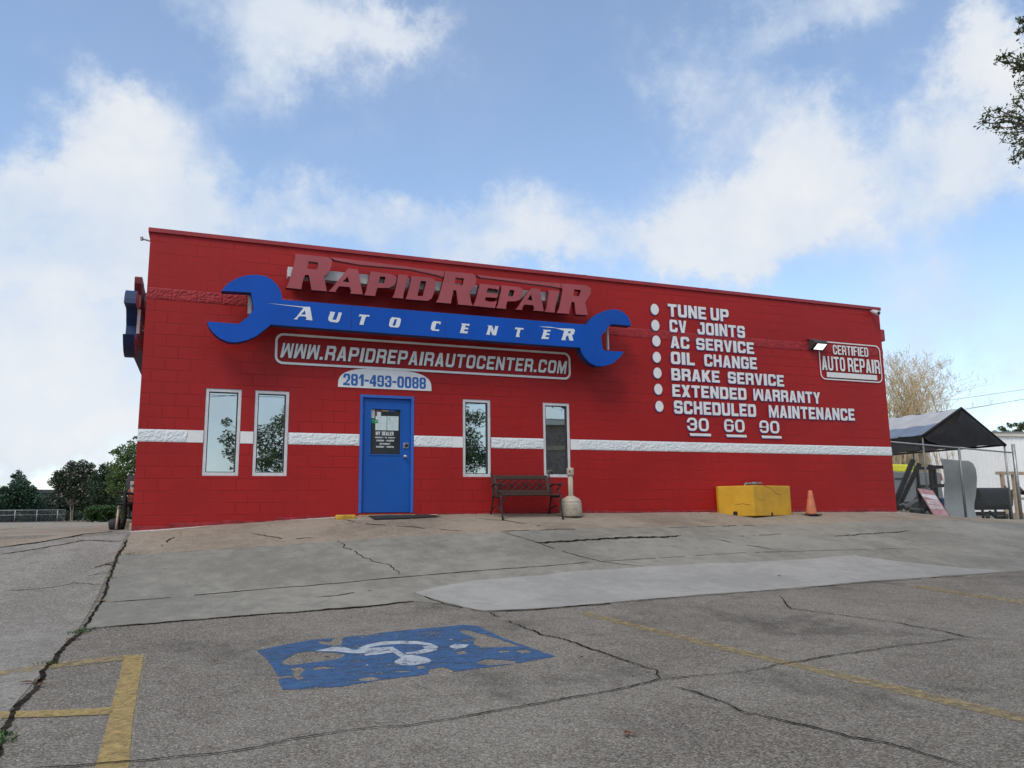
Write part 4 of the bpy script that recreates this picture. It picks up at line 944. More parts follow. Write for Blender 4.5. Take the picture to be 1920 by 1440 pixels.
nx_, nz_ = (za-zb2), -(ya-yb)*-1
lens = MB().add([(x0+.07, ya-e, za-e), (x1-.05, ya-e, za-e), (x1-.05, yb-e, zb2-e-.003), (x0+.07, yb-e, zb2-e-.003)], [(0,1,2,3)])
lens.build('lens', 'lens', lamp)
bz = MB(); bz.bar((x0+.05, -.237, zl+h*.5), (x0+.05, -.06, zl-.004), .03, .02); bz.bar((x1-.03, -.237, zl+h*.5), (x1-.03, -.06, zl-.004), .03, .02); bz.build('bezel', 'black', lamp)
MB().box(x0-.03, -.06, zt+.001, x0+.30, -.002, zt+.028).build('mounting_plate', 'redtrim', lamp)
p = onY(1642, 584, -.15)
cm = thing('security_camera', 'small white bullet security camera at the top right wall corner', 'camera', (p.x, -.01, p.z))
cb_ = MB(); cb_.tube([(p.x-.02, -.002, p.z+.04), (p.x-.02, -.07, p.z+.04), (p.x, -.10, p.z+.01)], .018, 8); cb_.build('bracket', 'alu', cm)
cb_ = MB(); T = Matrix.Rotation(math.radians(115), 3, 'X') @ Matrix.Rotation(math.radians(20), 3, 'Z'); cb_.lathe((p.x, -.05, p.z+.02), [(.02, 0), (.055, .01), (.06, .15), (.062, .2), (.05, .2)], 16, T); cb_.build('body', 'alu', cm, True)
cb_ = MB(); cb_.lathe(Vector((p.x, -.05, p.z+.02))+T @ Vector((0, 0, .196)), [(.045, 0), (.04, .006)], 16, T); cb_.build('lens', 'gasket', cm, True)
# ------------------------------------------------------------------ things along the front wall
def gz(x, y, l=0.0): return zg(x, y)+l+.003
bx0, bx1 = 6.17, 7.38; bz0 = gz(6.7, -.45)
bench = thing('garden_bench', 'weathered wood and iron bench with lattice back under the windows', 'bench', ((bx0+bx1)/2, -.4, bz0))
for k in range(5):
    y = -.66+.095*k; MB().box(bx0+.02, y, bz0+.40+.004*(k == 0), bx1-.02, y+.075, bz0+.425).build('seat_slat', 'wood', bench, bevel=.006)
def bpt(x, s): return Vector((x, -.235+.10*s, bz0+.43+.33*s))        # up the leaning back, s = 0..1
bk = MB(); bk.bar(bpt(bx0+.04, 1.0), bpt(bx1-.04, 1.0), .035, .075); bk.bar(bpt(bx0+.04, .13), bpt(bx1-.04, .13), .035, .07)
bk.bar(bpt(bx0+.06, .1), bpt(bx0+.06, 1.02), .05, .03); bk.bar(bpt(bx1-.06, .1), bpt(bx1-.06, 1.02), .05, .03)
bkr = bk.build('backrest', 'wood', bench, bevel=.005)
lt = MB(); a0, a1 = bx0+.085, bx1-.085; nn = 7; wd = (a1-a0)/nn
for k in range(-2, nn+1):
    for sgn in (1, -1):
        p = [(a0+wd*(k+2*t if sgn > 0 else k+2-2*t), .21+.68*t) for t in [i/8 for i in range(9)]]
        p = [q for q in p if a0-.01 <= q[0] <= a1+.01]
        if len(p) > 1: lt.tube([bpt(*q)+Vector((0, -.004*sgn, 0)) for q in p], .0085, 5)
for k in range(1, nn):
    c = bpt(a0+wd*k, .55)
    if k % 2 == 0:
        for q in range(6):
            a = q*math.pi/3; lt.tube([c+Vector((0, -.012, 0)), c+Vector((math.cos(a)*.05, -.012, math.sin(a)*.05))], [.014, .006], 5)
lt.tube([bpt(a0, .2), bpt(a1, .2)], .01, 5); lt.tube([bpt(a0, .9), bpt(a1, .9)], .01, 5)
lt.build('back_lattice', 'iron', bench)
for x in (bx0, bx1):
    e = MB()
    zf = gz(x, -.72)-bz0
    e.tube([(x, -.735, bz0+zf), (x, -.70, bz0+.06), (x, -.655, bz0+.2), (x, -.64, bz0+.32), (x, -.655, bz0+.41)], [.02, .016, .018, .02, .02], 8)
    e.tube([(x, -.08, gz(x, -.08)), (x, -.13, bz0+.15), (x, -.19, bz0+.3), (x, -.225, bz0+.43), (x, -.175, bz0+.62), (x, -.125, bz0+.80), (x, -.115, bz0+.83)], [.02, .016, .018, .02, .017, .016, .02], 8)
    e.tube([(x, -.655, bz0+.39), (x, -.44, bz0+.375), (x, -.22, bz0+.39)], .02, 8)
    e.tube([(x, -.69, bz0+.10), (x, -.42, bz0+.22), (x, -.13, bz0+.14)], .012, 7)
    fo = e.build('leg_frame', 'iron', bench, True)
    e = MB(); e.tube([(x, -.19, bz0+.58), (x, -.32, bz0+.625), (x, -.48, bz0+.615), (x, -.60, bz0+.60), (x, -.665, bz0+.63), (x, -.69, bz0+.60), (x, -.665, bz0+.57), (x, -.64, bz0+.585)], [.016, .018, .018, .018, .018, .016, .013, .01], 8)
    e.tube([(x, -.63, bz0+.42), (x, -.585, bz0+.50), (x, -.52, bz0+.54), (x, -.47, bz0+.50), (x, -.50, bz0+.455), (x, -.54, bz0+.475)], [.014, .012, .012, .01, .01, .008], 7)
    e.tube([(x, -.60, bz0+.60), (x, -.56, bz0+.52)], .011, 7)
    e.build('armrest', 'iron', bench, True)
e = MB()
for x, s in ((bx0, 1), (bx1, -1)): e.tube([(x, -.645, bz0+.25), (x+s*.16, -.62, bz0+.40)], .010, 6)
e.build('brace', 'iron', bench)

p = onY(1071, 961, -.42); ax_, ay_ = p.x, -.42; az_ = gz(ax_, ay_)
ash = thing('cigarette_receptacle', 'beige plastic cigarette receptacle with tall neck beside the bench', 'ash bin', (ax_, ay_, az_))
MB().lathe((ax_, ay_, az_), [(.205,0),(.215,.01),(.213,.12),(.207,.22),(.205,.255),(.198,.262),(.198,.268),(.203,.275),(.19,.305),(.15,.345),(.09,.375),(.058,.395)], 32).build('base', 'beige', ash, True)
nk = MB(); nk.lathe((ax_, ay_, az_), [(.056,.39),(.05,.42),(.046,.78)], 20)
for k in range(6):
    a = k*math.pi/3; nk.tube([(ax_+.047*math.cos(a), ay_+.047*math.sin(a), az_+.42), (ax_+.045*math.cos(a), ay_+.045*math.sin(a), az_+.77)], .007, 5)
nk.build('neck', 'beige', ash, True)
MB().lathe((ax_, ay_, az_), [(.05,.775),(.066,.79),(.07,.81),(.07,.90),(.066,.925),(.05,.935)], 24).build('head', 'beige', ash, True)
hh = MB(); hh.lathe((ax_-.035, ay_-.062, az_+.86), [(.026, 0), (.026, .006)], 16, Matrix.Rotation(math.radians(28), 3, 'Z') @ Matrix.Rotation(math.pi/2, 3, 'X')); hh.build('opening', 'hole', ash)
bd = MB(); a0 = [(-2.5+.09*k) for k in range(13)]
bd.add([(ax_+.2165*math.cos(t), ay_+.2165*math.sin(t), az_+z) for z in (.04, .16) for t in a0], [(i, i+1, 14+i, 13+i) for i in range(12)]); bd.build('moulded_label', plain('beige_label', (.33, .29, .23), .6, .15, 20), ash, True)

p = onY(1415, 964, -.80); Cx = p.x; Lx = onY(1346.5, 930, -.13).x; Rx_ = onY(1482.5, 930, -.42).x
blk = thing('concrete_block', 'yellow painted concrete guard block with its corner to the lot', 'concrete block', ((Lx+Rx_)/2, -.45, gz(Cx, -.5)))
bp = rough([(Lx, -.13), (Cx, -.80), (Rx_, -.42), (Rx_-.02, -.03), (Lx+.02, -.03)], .004, .16, 31)
bm_ = MB().prism(bp, lambda z: 0, 0) if False else MB().prism(bp, -.16, .478)
bo = bm_.build('block_body', 'yellow', blk, bevel=.016)
def on_face(a, b, t, out): a, b = Vector(a), Vector(b); d = (b-a).normalized(); nn = Vector((d.y, -d.x)); q = a+(b-a)*t+nn*out; return q, d
for (a, b, t, w, h) in [((Lx,-.13),(Cx,-.80),.49,.07,.075), ((Cx,-.80),(Rx_,-.42),.455,.07,.085)]:
    q, d = on_face(a, b, t, .006); zb2 = zg(q.x, q.y)-.02
    mb = MB(); e1 = q-d*w/2; e2 = q+d*w/2
    mb.prism([tuple(e1), tuple(e2), (e2.x-d.y*-.03, e2.y-.0+d.x*.03), (e1.x+d.y*.03, e1.y+d.x*.03)], zb2, zb2+h+.03); mb.build('lifting_pocket', 'hole', blk, bevel=.012)
ck = MB()
for pts in ([(.25,.49),(.40,.44),(.52,.38),(.60,.31),(.72,.285)], [(.08,.2),(.2,.17),(.3,.19)]):
    P3 = [];
    for t, z in pts: q, d = on_face((Cx,-.80),(Rx_,-.42), t, .001); P3.append((q.x, q.y, z))
    ck.tube(P3, .0045, 4)
    ck.build('surface_crack', 'rust', blk); ck = MB()
for pts in ([(.45,.08),(.7,.10),(.9,.07)], [(.2,.3),(.33,.27)]):
    P3 = []
    for t, z in pts: q, d = on_face((Lx,-.13),(Cx,-.80), t, .001); P3.append((q.x, q.y, z))
    ck.tube(P3, .0045, 4)
    ck.build('surface_crack', 'rust', blk); ck = MB()

pg = thing('gas_pipe', 'grey pipe with elbows and union showing over the yellow block', 'pipe', (onY(1412, 908, -.1).x, -.1, gz(12.2, -.1)))
pa, pb = onY(1396, 908, -.10), onY(1429, 907, -.10); zt = pa.z+.012
mb = MB(); mb.tube([(pa.x, -.10, gz(pa.x, -.1)), (pa.x, -.10, zt-.04), (pa.x+.015, -.10, zt-.01), (pa.x+.04, -.10, zt), (pb.x-.02, -.10, zt+.012), (pb.x, -.08, zt+.012), (pb.x+.02, -.001, zt+.012)], .022, 10)
mb.build('pipe_run', 'galvdark', pg, True)
mb = MB(); mb.tube([(pa.x+.2, -.10, zt+.004), (pa.x+.34, -.10, zt+.008)], .034, 8); mb.tube([(pa.x+.26, -.10, zt), (pa.x+.26, -.10, gz(pa.x, -.1))], .02, 8); mb.tube([(pa.x+.03, -.1, zt), (pa.x+.07, -.1, zt)], .029, 8); mb.build('pipe_union', 'galvdark', pg, True)

p = onY(1521, 961, -.5); cx_, cy_ = p.x, -.5; cz_ = gz(cx_, cy_)
cone = thing('traffic_cone', 'faded orange traffic cone with black foot near the yellow block', 'cone', (cx_, cy_, cz_))
Tl = Matrix.Rotation(math.radians(1.5), 3, 'Y')
MB().lathe((cx_, cy_, cz_+.02), [(.125,.0),(.118,.03),(.045,.49),(.04,.515),(.034,.52),(.030,.50)], 28, Tl).build('cone_body', 'orange', cone, True)
bs = [(cx_-.17+.0, cy_-.16), (cx_+.15, cy_-.17), (cx_+.17, cy_+.15), (cx_-.15, cy_+.17)]
MB().prism(bs, cz_-.005, cz_+.026).build('cone_foot', 'rubber', cone, bevel=.01)

mp = gp((684,967),(702,975.5),(762,974),(828,970),(800,966.5),(740,965.5))
mat_o = drape('door_mat', [('+', rough(mp, .01, .1, 44))], 'rubber', .022); tag(mat_o, 'flat black rubber mat on the ground before the blue door', 'mat')
cp = onY(648, 970, -.28)
tag(MB().prism(rough([(cp.x-.18, -.36), (cp.x+.17, -.32), (cp.x+.17, -.19), (cp.x-.18, -.23)], .008, .06, 45), zg(cp.x, -.3)-.03, zg(cp.x, -.3)+.075).build('wheel_stop_piece', plain('yellow_wheel_stop', (.46, .27, .03), .7, .25, 9, bumps=.4, dirt=((.2, .12, .03), .6)), bevel=.03, seg=3), 'small broken yellow kerb block left of the door step', 'kerb block')
sp = drape('paint_spill', [('+', rough([(-.02,-.02),(-.02,-.20),(.35,-.27),(.85,-.21),(1.25,-.10),(1.6,-.07),(2.4,-.07),(2.7,-.13),(3.1,-.14),(3.4,-.07),(3.55,-.03),(3.4,-.012),(1,-.012)], .02, .1, 46)), ('+', rough([(4.7,-.012),(4.8,-.07),(5.6,-.06),(6.0,-.08),(8.4,-.07),(9.6,-.04),(10.6,-.11),(11.1,-.13),(11.2,-.012)], .015, .12, 47)), ('+', rough([(13.1,-.012),(13.1,-.1),(14,-.11),(15.2,-.06),(16,-.13),(17.1,-.14),(17.1,.3),(16.6,.3),(16.56,-.012)], .02, .12, 48))], 'palespill', .006)
tag(sp, None, None, None, 'structure')
ft = MB(); r2 = random.Random(5); fm = plain('red_footing', (.22, .016, .02), .8, .4, 8, bumps=.8, dirt=((.05, .02, .02), .7))
x = 0.0
while x < 16.5:
    L = r2.uniform(.25, .8); x1 = min(16.54, x+L)
    if x > 3.6 and len(ft.v) and ft.v[0][0] < 1: ft.build('wall_footing', fm, bld, bevel=.012); ft = MB()
    if not (x1 > 3.6 and x < 4.75): ft.box(x+.002, -.02-r2.uniform(0, .035), zg(x, 0)-.2, x1-.002, -.0015, zg((x+x1)/2, 0)+r2.uniform(.02, .07))
    x = x1
ft.build('wall_footing', fm, bld, bevel=.012)

# ------------------------------------------------------------------ side yard on the right: fence, canopy, junk
FY = .5
fence = thing('chainlink_fence', 'grey chain-link fence panel closing the yard right of the building', 'fence', (18.8, FY, zg(18.8, FY)))
fx1 = onY(1907, 900, FY).x; pxm = onY(1804, 900, FY).x
ztop = lambda x: zg(x, FY)+1.87
def post(x, r, h, mt): MB().tube([(x, FY, zg(x, FY)-.05), (x, FY, zg(x, FY)+h)], r, 12).build('post', mt, fence, True)
post(pxm, .032, 1.84, 'galvdark'); post(fx1, .045, 2.02, 'galv'); post(XR+.06, .032, 1.85, 'galvdark')
zr0, zr1 = onY(1690, 827.5, FY).z, onY(1903, 849, FY).z
MB().tube([(XR+.06, FY, zr0), (fx1, FY, zr1)], .021, 10).build('rail', 'galv', fence, True)
wm = MB(); x0, x1 = XR+.08, fx1-.03; pit = .062; hh_ = 1.78
zt_ = lambda x: zr0+(zr1-zr0)*(x-x0)/(x1-x0)-.02
zb3 = lambda x: zg(x, FY)+.04
k = int((x0-2.2)/pit)
while k*pit < x1:
    for sgn in (1, -1):
        c = k*pit if sgn > 0 else k*pit+hh_
        pts = []
        for i in range(13):
            t = i/12; x = c+sgn*t*hh_
            if x0 <= x <= x1: pts.append((x, FY+.004*sgn, zb3(x)+(zt_(x)-zb3(x))*t))
        if len(pts) > 1: wm.tube([pts[0], pts[-1]], .0017, 4, False)
    k += 1
wm.build('wire_mesh', 'galvdark', fence)

CY, CL = 1.1, 6.1
apx = onY(1801, 768, CY); evl = onY(1729, 818, CY); evr = onY(1883, 834.5, CY)
ez = (evl.z+evr.z)/2; cxm = (evl.x+evr.x)/2
can = thing('canopy_tent', 'peaked carport canopy of pale canvas with dark grey gable behind the fence', 'canopy', (cxm, CY+CL/2, zg(cxm, CY)))
fr = MB()
fr.tube([(evl.x-.01, CY-.02, evl.z-.01), (apx.x, CY-.02, apx.z+.03), (evr.x+.01, CY-.02, evr.z-.01)], .045, 10)
for yy in (CY+CL/2, CY+CL):
    fr.tube([(evl.x, yy, evl.z), (apx.x, yy, apx.z), (evr.x, yy, evr.z)], .028, 8)
for q in (evl, apx, evr): fr.tube([(q.x, CY, q.z), (q.x, CY+CL, q.z)], .028, 8)
fr.build('roof_frame', 'black', can, True)
for yy in (CY, CY+CL/2, CY+CL):
    for q, s in ((evl, 1), (evr, 1)):
        MB().tube([(q.x, yy, zg(q.x, yy)), (q.x, yy, q.z-.03)], .026, 10).build('leg', 'galvdark' if q is evl else 'galv', can, True)
def cloth(a, b, nu, nv, y0, y1, lift, sag, name, mt, seed=3, u0=0, u1=1):
    r = random.Random(seed); vs = []; ph_ = [r.uniform(0, 6.3) for _ in range(6)]
    for j in range(nv+1):
        y = y0+(y1-y0)*j/nv
        for i in range(nu+1):
            u = u0+(u1-u0)*i/nu; p_ = a*(1-u)+b*u
            w_ = .012*math.sin(9*y+ph_[0]+3*u)+.008*math.sin(23*y+ph_[1])*u
            bow = -sag*math.sin(math.pi*u)*(.4+.6*abs(math.sin(math.pi*(y-CY)/(CL/2))))
            vs.append((p_.x, y, p_.z+lift+w_+bow))
    return obj(name, vs, [(j*(nu+1)+i, j*(nu+1)+i+1, (j+1)*(nu+1)+i+1, (j+1)*(nu+1)+i) for j in range(nv) for i in range(nu)], mt, can, True)
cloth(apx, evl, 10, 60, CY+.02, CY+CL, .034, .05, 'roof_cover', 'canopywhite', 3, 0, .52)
cloth(apx, evl, 10, 60, CY+.02, CY+CL, .034, .05, 'roof_cover', 'canopyshade', 3, .52, 1.0)  # lower half of the left slope, shade painted in as darker cloth
cloth(apx, evr, 10, 40, CY+.02, CY+CL, .034, .05, 'roof_cover', 'canopywhite', 4)
# hanging gable cloth, its left edge pulled into a curve
lft = [(1801,768),(1797,780),(1789,794),(1778,805),(1762,813),(1745,816.5),(1729,818)]
bot = [(1742,827),(1760,833),(1790,836.5),(1820,836.5),(1850,835.5),(1883,834.5)]
gpz = fz(lft+bot, CY-.03); g_t = shape([('+', gpz)], [(evl.x+.25*i, ez+.06+.12*j) for i in range(1, 12) for j in range(7) if inside((evl.x+.25*i, ez+.06+.12*j), gpz)])
gv, gf = g_t; obj('gable_cloth', [(x, CY-.03-.10*math.sin(math.pi*min(1, max(0, (x-evl.x)/(evr.x-evl.x))))*min(1, (apx.z-z)/.5)-.015*math.sin(7*x+4*z), z) for x, z in gv], gf, 'blackfab', can, True)
vs = []; 
for j in range(41):
    y = CY-.03+(CL+.03)*j/40; t = j/40
    for i in range(5): vs.append((evl.x-.03-.05*math.sin(i*.8)+.01*math.sin(13*y+i), y, evl.z+.02-(.36+.06*abs(math.sin(3.3*y)))*i/4))
obj('side_valance', vs, [(j*5+i, j*5+i+1, j*5+i+6, j*5+i+5) for j in range(40) for i in range(4)], 'blackfab', can, True)
sk = fz([(1729,818),(1742,827),(1760,833),(1775,836.8),(1790,837),(1770,842),(1740,842),(1700,846),(1668,849),(1668,825)], CY+.05)
obj('corner_flap', *upright(shape([('+', sk)]), CY+.05, .004), 'blackfab', can)

# curved sheet of metal leaning in the yard behind the wire
SY = .80
spx = [(1759,860),(1790,863),(1816,864),(1826,869),(1833,880),(1838,895),(1841,912),(1841,930),(1838,942),(1836,952),(1837,962),(1838,971),(1806,970),(1774,968),(1775,950),(1774,925),(1771,900),(1766,878)]
sp_ = fz(spx, SY); xs = [q[0] for q in sp_]; zs = [q[1] for q in sp_]; xm, xM, zm, zM = min(xs), max(xs), min(zs), max(zs)
t = shape([('+', sp_)], [(xm+.12*i, zm+.12*j) for i in range(1, 14) for j in range(1, 14) if inside((xm+.12*i, zm+.12*j), sp_)])
def bend(x, z): u = (x-xm)/(xM-xm); w_ = (z-zm)/(zM-zm); return SY+.12*u*u+.07*math.sin(math.pi*w_*1.6)
tv, tf = t
sh = obj('sheet_metal', [(x, bend(x, z), z) for x, z in tv]+[(x, bend(x, z)+.008, z) for x, z in tv], tf+[tuple(len(tv)+i for i in reversed(q)) for q in tf], 'sheet', None, True)
tag(sh, 'large curled grey metal sheet standing behind the chain-link fence', 'metal sheet')

# faded sign board leaning on the fence
BY = .30
bq = fz([(1729,915),(1758,919),(1781.5,968.5),(1751,967)], BY)
sb = thing('leaning_sign_board', 'sun faded pink sign board leaning crooked at the foot of the fence', 'sign', (sum(q[0] for q in bq)/4, BY, min(q[1] for q in bq)))
lean = lambda z: BY+.22*(z-bq[2][1])
def tilt(tri, dy, th=0):
    v, f = upright(tri, 0, th); return [(x, lean(z)+dy+y, z) for x, y, z in v], f
obj('board', *tilt(shape([('+', bq)]), 0, .02), 'signred', sb)
def bl(u, v): a = Vector(bq[0]).lerp(Vector(bq[1]), u); b = Vector(bq[3]).lerp(Vector(bq[2]), u); q = a.lerp(b, v); return q.x, q.y
pr = []
for (t_, u0, u1, v0, v1) in [('OPEN', .25, .75, .06, .16), ('AUTO', .12, .88, .40, .56), ('REPAIR', .10, .90, .60, .74), ('SERVICE', .2, .8, .80, .90)]:
    v, f = word(t_, 0, 1, 0, 1, a=.3, b=.2, r=.1, gap=.2)
    pr.append(([bl(u0+(u1-u0)*x, v1-(v1-v0)*z) for x, z in v], f))
pr.append(shape([('+', [bl(0.04, .2), bl(.96, .2), bl(.96, .38), bl(.04, .30)])]))
obj('faded_print', *tilt(merge_shapes(pr[:3] if False else [pr[1], pr[2], pr[4]]), -.003), 'signprint', sb)
ed = MB()
for a, b in ((0, 1), (1, 2), (2, 3), (3, 0)):
    A, B = bq[a], bq[b]; ed.bar((A[0], lean(A[1])+.012, A[1]), (B[0], lean(B[1])+.012, B[1]), .018, .03)
ed.build('board_edge', 'black', sb)

# black engine hoist: two leaning masts, low legs, casters
hz = fz([(1712,862),(1690,950)], 1.0); hz2 = fz([(1724,869),(1703,958)], 1.0)
hx, hzz = hz[1]; zg_h = zg(17.8, 1.0)
ho = thing('engine_hoist', 'black steel engine hoist with leaning masts and low casters behind the fence', 'engine hoist', (17.9, 1.1, zg_h))
for i, (a, b) in enumerate((hz, hz2)):
    m = MB(); m.bar((a[0], 1.0+.0*i, a[1]), (b[0], 1.25+.1*i, max(b[1], zg_h+.12)), .12, .10); m.build('mast', 'black', ho, bevel=.01)
lx = fz([(1683,958),(1748,958),(1700,966),(1750,966)], .8)
m = MB(); m.bar((lx[0][0], .8, zg_h+.16), (lx[1][0], .8, zg_h+.13), .1, .09); m.bar((lx[0][0]+.1, 1.5, zg_h+.16), (lx[1][0]+.1, 1.7, zg_h+.14), .1, .09); m.bar((lx[0][0]+.2, .8, zg_h+.2), (lx[0][0]+.3, 1.6, zg_h+.2), .1, .1); m.build('base_leg', 'black', ho, bevel=.008)
m = MB(); a, b = onY(1697, 950, .75), onY(1729, 937, .75); m.bar((a.x, .75, a.z), (b.x, .9, b.z), .06, .07); m.build('boom', 'galvdark', ho, bevel=.006)
m = MB(); a, b = onY(1706, 953, .7), onY(1732, 955.5, .7); m.bar((a.x, .7, a.z), (b.x, .7, b.z), .04, .05); a, b = onY(1686, 947, .7), onY(1701, 944, .7); m.bar((a.x, .7, a.z), (b.x, .8, b.z), .03, .04); m.build('cross_tube', 'galvdark', ho)
for px in (1695, 1738):
    a = onY(px, 962, .74); m = MB(); m.lathe((a.x, .74, zg(a.x, .74)+.055), [(.05, -.02), (.055, -.012), (.055, .012), (.05, .02)], 16, Rx); m.tube([(a.x, .74, zg(a.x, .74)+.06), (a.x, .74, zg(a.x, .74)+.13)], .02, 6); m.build('caster', 'galv', ho, True)
for i in range(5):
    m = MB(); t_ = .2+.15*i; x = hz[0][0]*(1-t_)+hz[1][0]*t_; z = hz[0][1]*(1-t_)+hz[1][1]*t_; m.tube([(x-.01, .93+.25*t_, z), (x+.3, .97+.3*t_, z-.02)], .018, 6); m.build('rung', 'black', ho)

# dark standing rack
rx = fz([(1743,871),(1771,871),(1745,948),(1773,948),(1762,901),(1763,872)], 1.6)
rk = thing('steel_rack', 'dark open steel rack frame standing left of the curled metal sheet', 'rack', (rx[0][0]+.4, 1.7, zg(20, 1.7)))
zt = rx[0][1]; zb4 = zg(rx[0][0], 1.6)
for i, (x, y) in enumerate([(rx[0][0], 1.6), (rx[1][0]+.05, 1.6), (rx[0][0]+.1, 2.1), (rx[1][0]+.2, 2.1)]): MB().box(x, y, zb4, x+(.11 if i < 2 else .06), y+.06, zt-.001*i).build('upright', 'black', rk)
m = MB()
for z in (zt-.11, zt-.62, zb4+.1): m.box(rx[0][0]+.112, 1.602, z, rx[1][0]+.048, 1.655, z+.09); m.box(rx[0][0]+.162, 2.102, z, rx[1][0]+.198, 2.155, z+.08)
m.build('cross_bar', 'black', rk)
q = onY(1766, 915, 2.9); tag(MB().box(q.x-.12, 2.85, zg(q.x, 2.9)+.0, q.x+.16, 3.1, zg(q.x, 2.9)+.62).build('plastic_drum', 'bluebox', bevel=.04, seg=3), 'blue plastic container glimpsed through the dark steel rack', 'container')

# smoker on legs at the right
QY = 1.5
q0, q1 = onY(1841, 930, QY), onY(1898, 930, QY); zt, zb5 = onY(1870, 914, QY).z, onY(1870, 956, QY).z
smk = thing('barrel_smoker', 'black barrel smoker on short legs right of the curled sheet', 'smoker', ((q0.x+q1.x)/2, QY+.3, zg(q0.x, QY)))
r_b = (zt-zb5)/2; mb = MB(); prof = []
pts = [( .32*math.copysign(abs(math.cos(a))**.6, math.cos(a)), r_b*math.copysign(abs(math.sin(a))**.6, math.sin(a))) for a in [2*math.pi*k/28 for k in range(28)]]
mb.add([(x, QY+.3+a, (zt+zb5)/2+b) for x in (q0.x-.05, q1.x) for a, b in pts], [tuple(range(28)), tuple(range(55, 27, -1))]+[(i, 28+i, 28+(i+1) % 28, (i+1) % 28) for i in range(28)])
mb.build('drum', plain('smoker_black', (.018, .021, .026), .7, .2, 5, bumps=.2, spec=.25), smk, bevel=.015)
for x in (q0.x+.06, q1.x-.06):
    for y in (QY+.08, QY+.52): MB().tube([(x, y, zb5+.08), (x+.01, y, zg(x, y))], .035, 8).build('leg', 'black', smk, True)
mb = MB(); xx = (q0.x+q1.x)/2-.1; mb.box(q0.x+.2, QY+.1, zb5-.16, q1.x-.2, QY+.5, zb5-.05); mb.tube([(q0.x+.3, QY+.05, zb5-.05), (q0.x+.55, QY+.05, zg(xx, QY)+.05), (q1.x-.35, QY+.05, zg(xx, QY)+.05)], .05, 8); mb.build('ash_tray', 'black', smk, bevel=.01)
mb = MB(); mb.tube([(q1.x-.001, QY+.3, zt-.12), (q1.x+.12, QY+.3, zt-.14), (q1.x+.16, QY+.3, zt+.06)], .03, 8); mb.build('chimney', 'rust', smk, True)
for k in range(2): MB().lathe((q0.x+.12+.75*k, QY-.02, zg(q0.x, QY)+.07), [(.03, -.02), (.07, -.02), (.07, .02), (.03, .02)], 16, Rx).build('wheel', 'rubber', smk, True)

# timber frame with odds and ends behind the smoker
TY = 4.2
a, b = onY(1878, 884, TY), onY(1935, 884, TY); zb6 = zg(a.x, TY)
tf = thing('timber_shelf', 'raw timber shelf frame with rusty parts at the right edge', 'shelf', ((a.x+b.x)/2, TY+.3, zb6))
for x in (a.x, a.x+.55, b.x): MB().box(x, TY, zb6, x+.11, TY+.09, a.z-.1).build('post', 'timber', tf)
MB().box(a.x-.05, TY-.01, a.z-.099, b.x+.1, TY+.2, a.z).build('top_board', 'timber', tf)
MB().box(a.x+.112, TY+.1, zb6+.62, b.x-.01, TY+.6, zb6+.70).build('shelf_board', 'timber', tf)
MB().box(a.x+.112, TY+.1, zb6+.12, b.x-.01, TY+.6, zb6+.18).build('shelf_board', 'timber', tf)
for i, (x, s, m_) in enumerate([(.2,.16,'rust'),(.50,.2,'rust'),(.72,.13,'black'),(1.0,.2,'rust'),(1.3,.17,'black')]):
    o_ = MB(); zz = zb6+.703+s; o_.lathe((a.x+.1+x, TY+.35, zz), [(s*.5, -s*.4), (s, -s*.35), (s*.95, .0), (s, s*.3), (s*.6, s*.45)], 14, Matrix.Rotation(i*.8, 3, 'X'))
    tag(o_.build('scrap_part', m_, None, True), ['round rusty scrap part, leftmost on the timber shelf','large round rusty scrap part on the timber shelf beside the leftmost part','small black scrap part in the middle of the timber shelf','large rusty scrap part right of the small black part','black scrap part, rightmost on the timber shelf'][i], 'scrap part', 'scrap parts on the timber shelf')

# grey pickup far back in the yard, bright yellow cover on its load
UY = 8.5
a, b = onY(1640, 885, UY), onY(1764, 885, UY); zt = onY(1720, 885, UY).z; g0 = zg(a.x, UY)
pk = thing('pickup_truck', 'grey pickup truck parked at the back of the yard behind the hoist', 'truck', ((a.x+b.x)/2, UY+.9, g0))
L0, L1 = a.x-2.4, b.x; bt = zt
side = [(L0,g0+.45),(L0+.05,g0+.85),(L0+.3,g0+1.0),(L0+1.35,g0+1.06),(L0+2.0,g0+1.68),(L0+3.1,g0+1.72),(L0+3.45,bt+.05),(L0+3.5,bt),(L1-.04,bt),(L1,bt-.12),(L1,g0+.62),(L1-.05,g0+.45),(L1-.7,g0+.42)]
wc = [(L0+.95, g0+.38), (L1-1.25, g0+.38)]
arch = [('+', side)]+[('-', [(c[0]+.46*math.cos(t*math.pi/12), c[1]+.44*math.sin(t*math.pi/12)) for t in range(24)]) for c in wc]
v, f = upright(shape(arch), UY, 1.75); obj('body', v, f, 'greycar', pk, bevel=.05)
for c in wc:
    for yy in (UY+.02, UY+1.5):
        tyre = MB(); tyre.lathe((c[0], yy+.23, c[1]), [(.22,0),(.36,.0),(.38,.04),(.38,.19),(.36,.23),(.22,.23)], 28, Rx); w_ = tyre.build('wheel', 'rubber', pk, True)
        rim = MB(); rim.lathe((c[0], yy+.225, c[1]), [(.06,.0),(.21,.02),(.215,.21),(.05,.215)], 20, Rx); rim.build('rim', 'galv', w_, True)
MB().box(L1-.02, UY-.012, bt-.34, L1+.03, UY+.10, bt-.05).build('tail_lamp', 'tail', pk, bevel=.015)
MB().box(L0+3.6, UY-.008, g0+.55, L1-.1, UY-.001, g0+.62).build('trim_strip', 'black', pk)
m = MB(); x = onY(1687, 900, UY).x; m.box(x-.25, UY-.02, bt-.30, x+.25, UY-.001, bt-.24); m.build('tie_rail', 'black', pk)
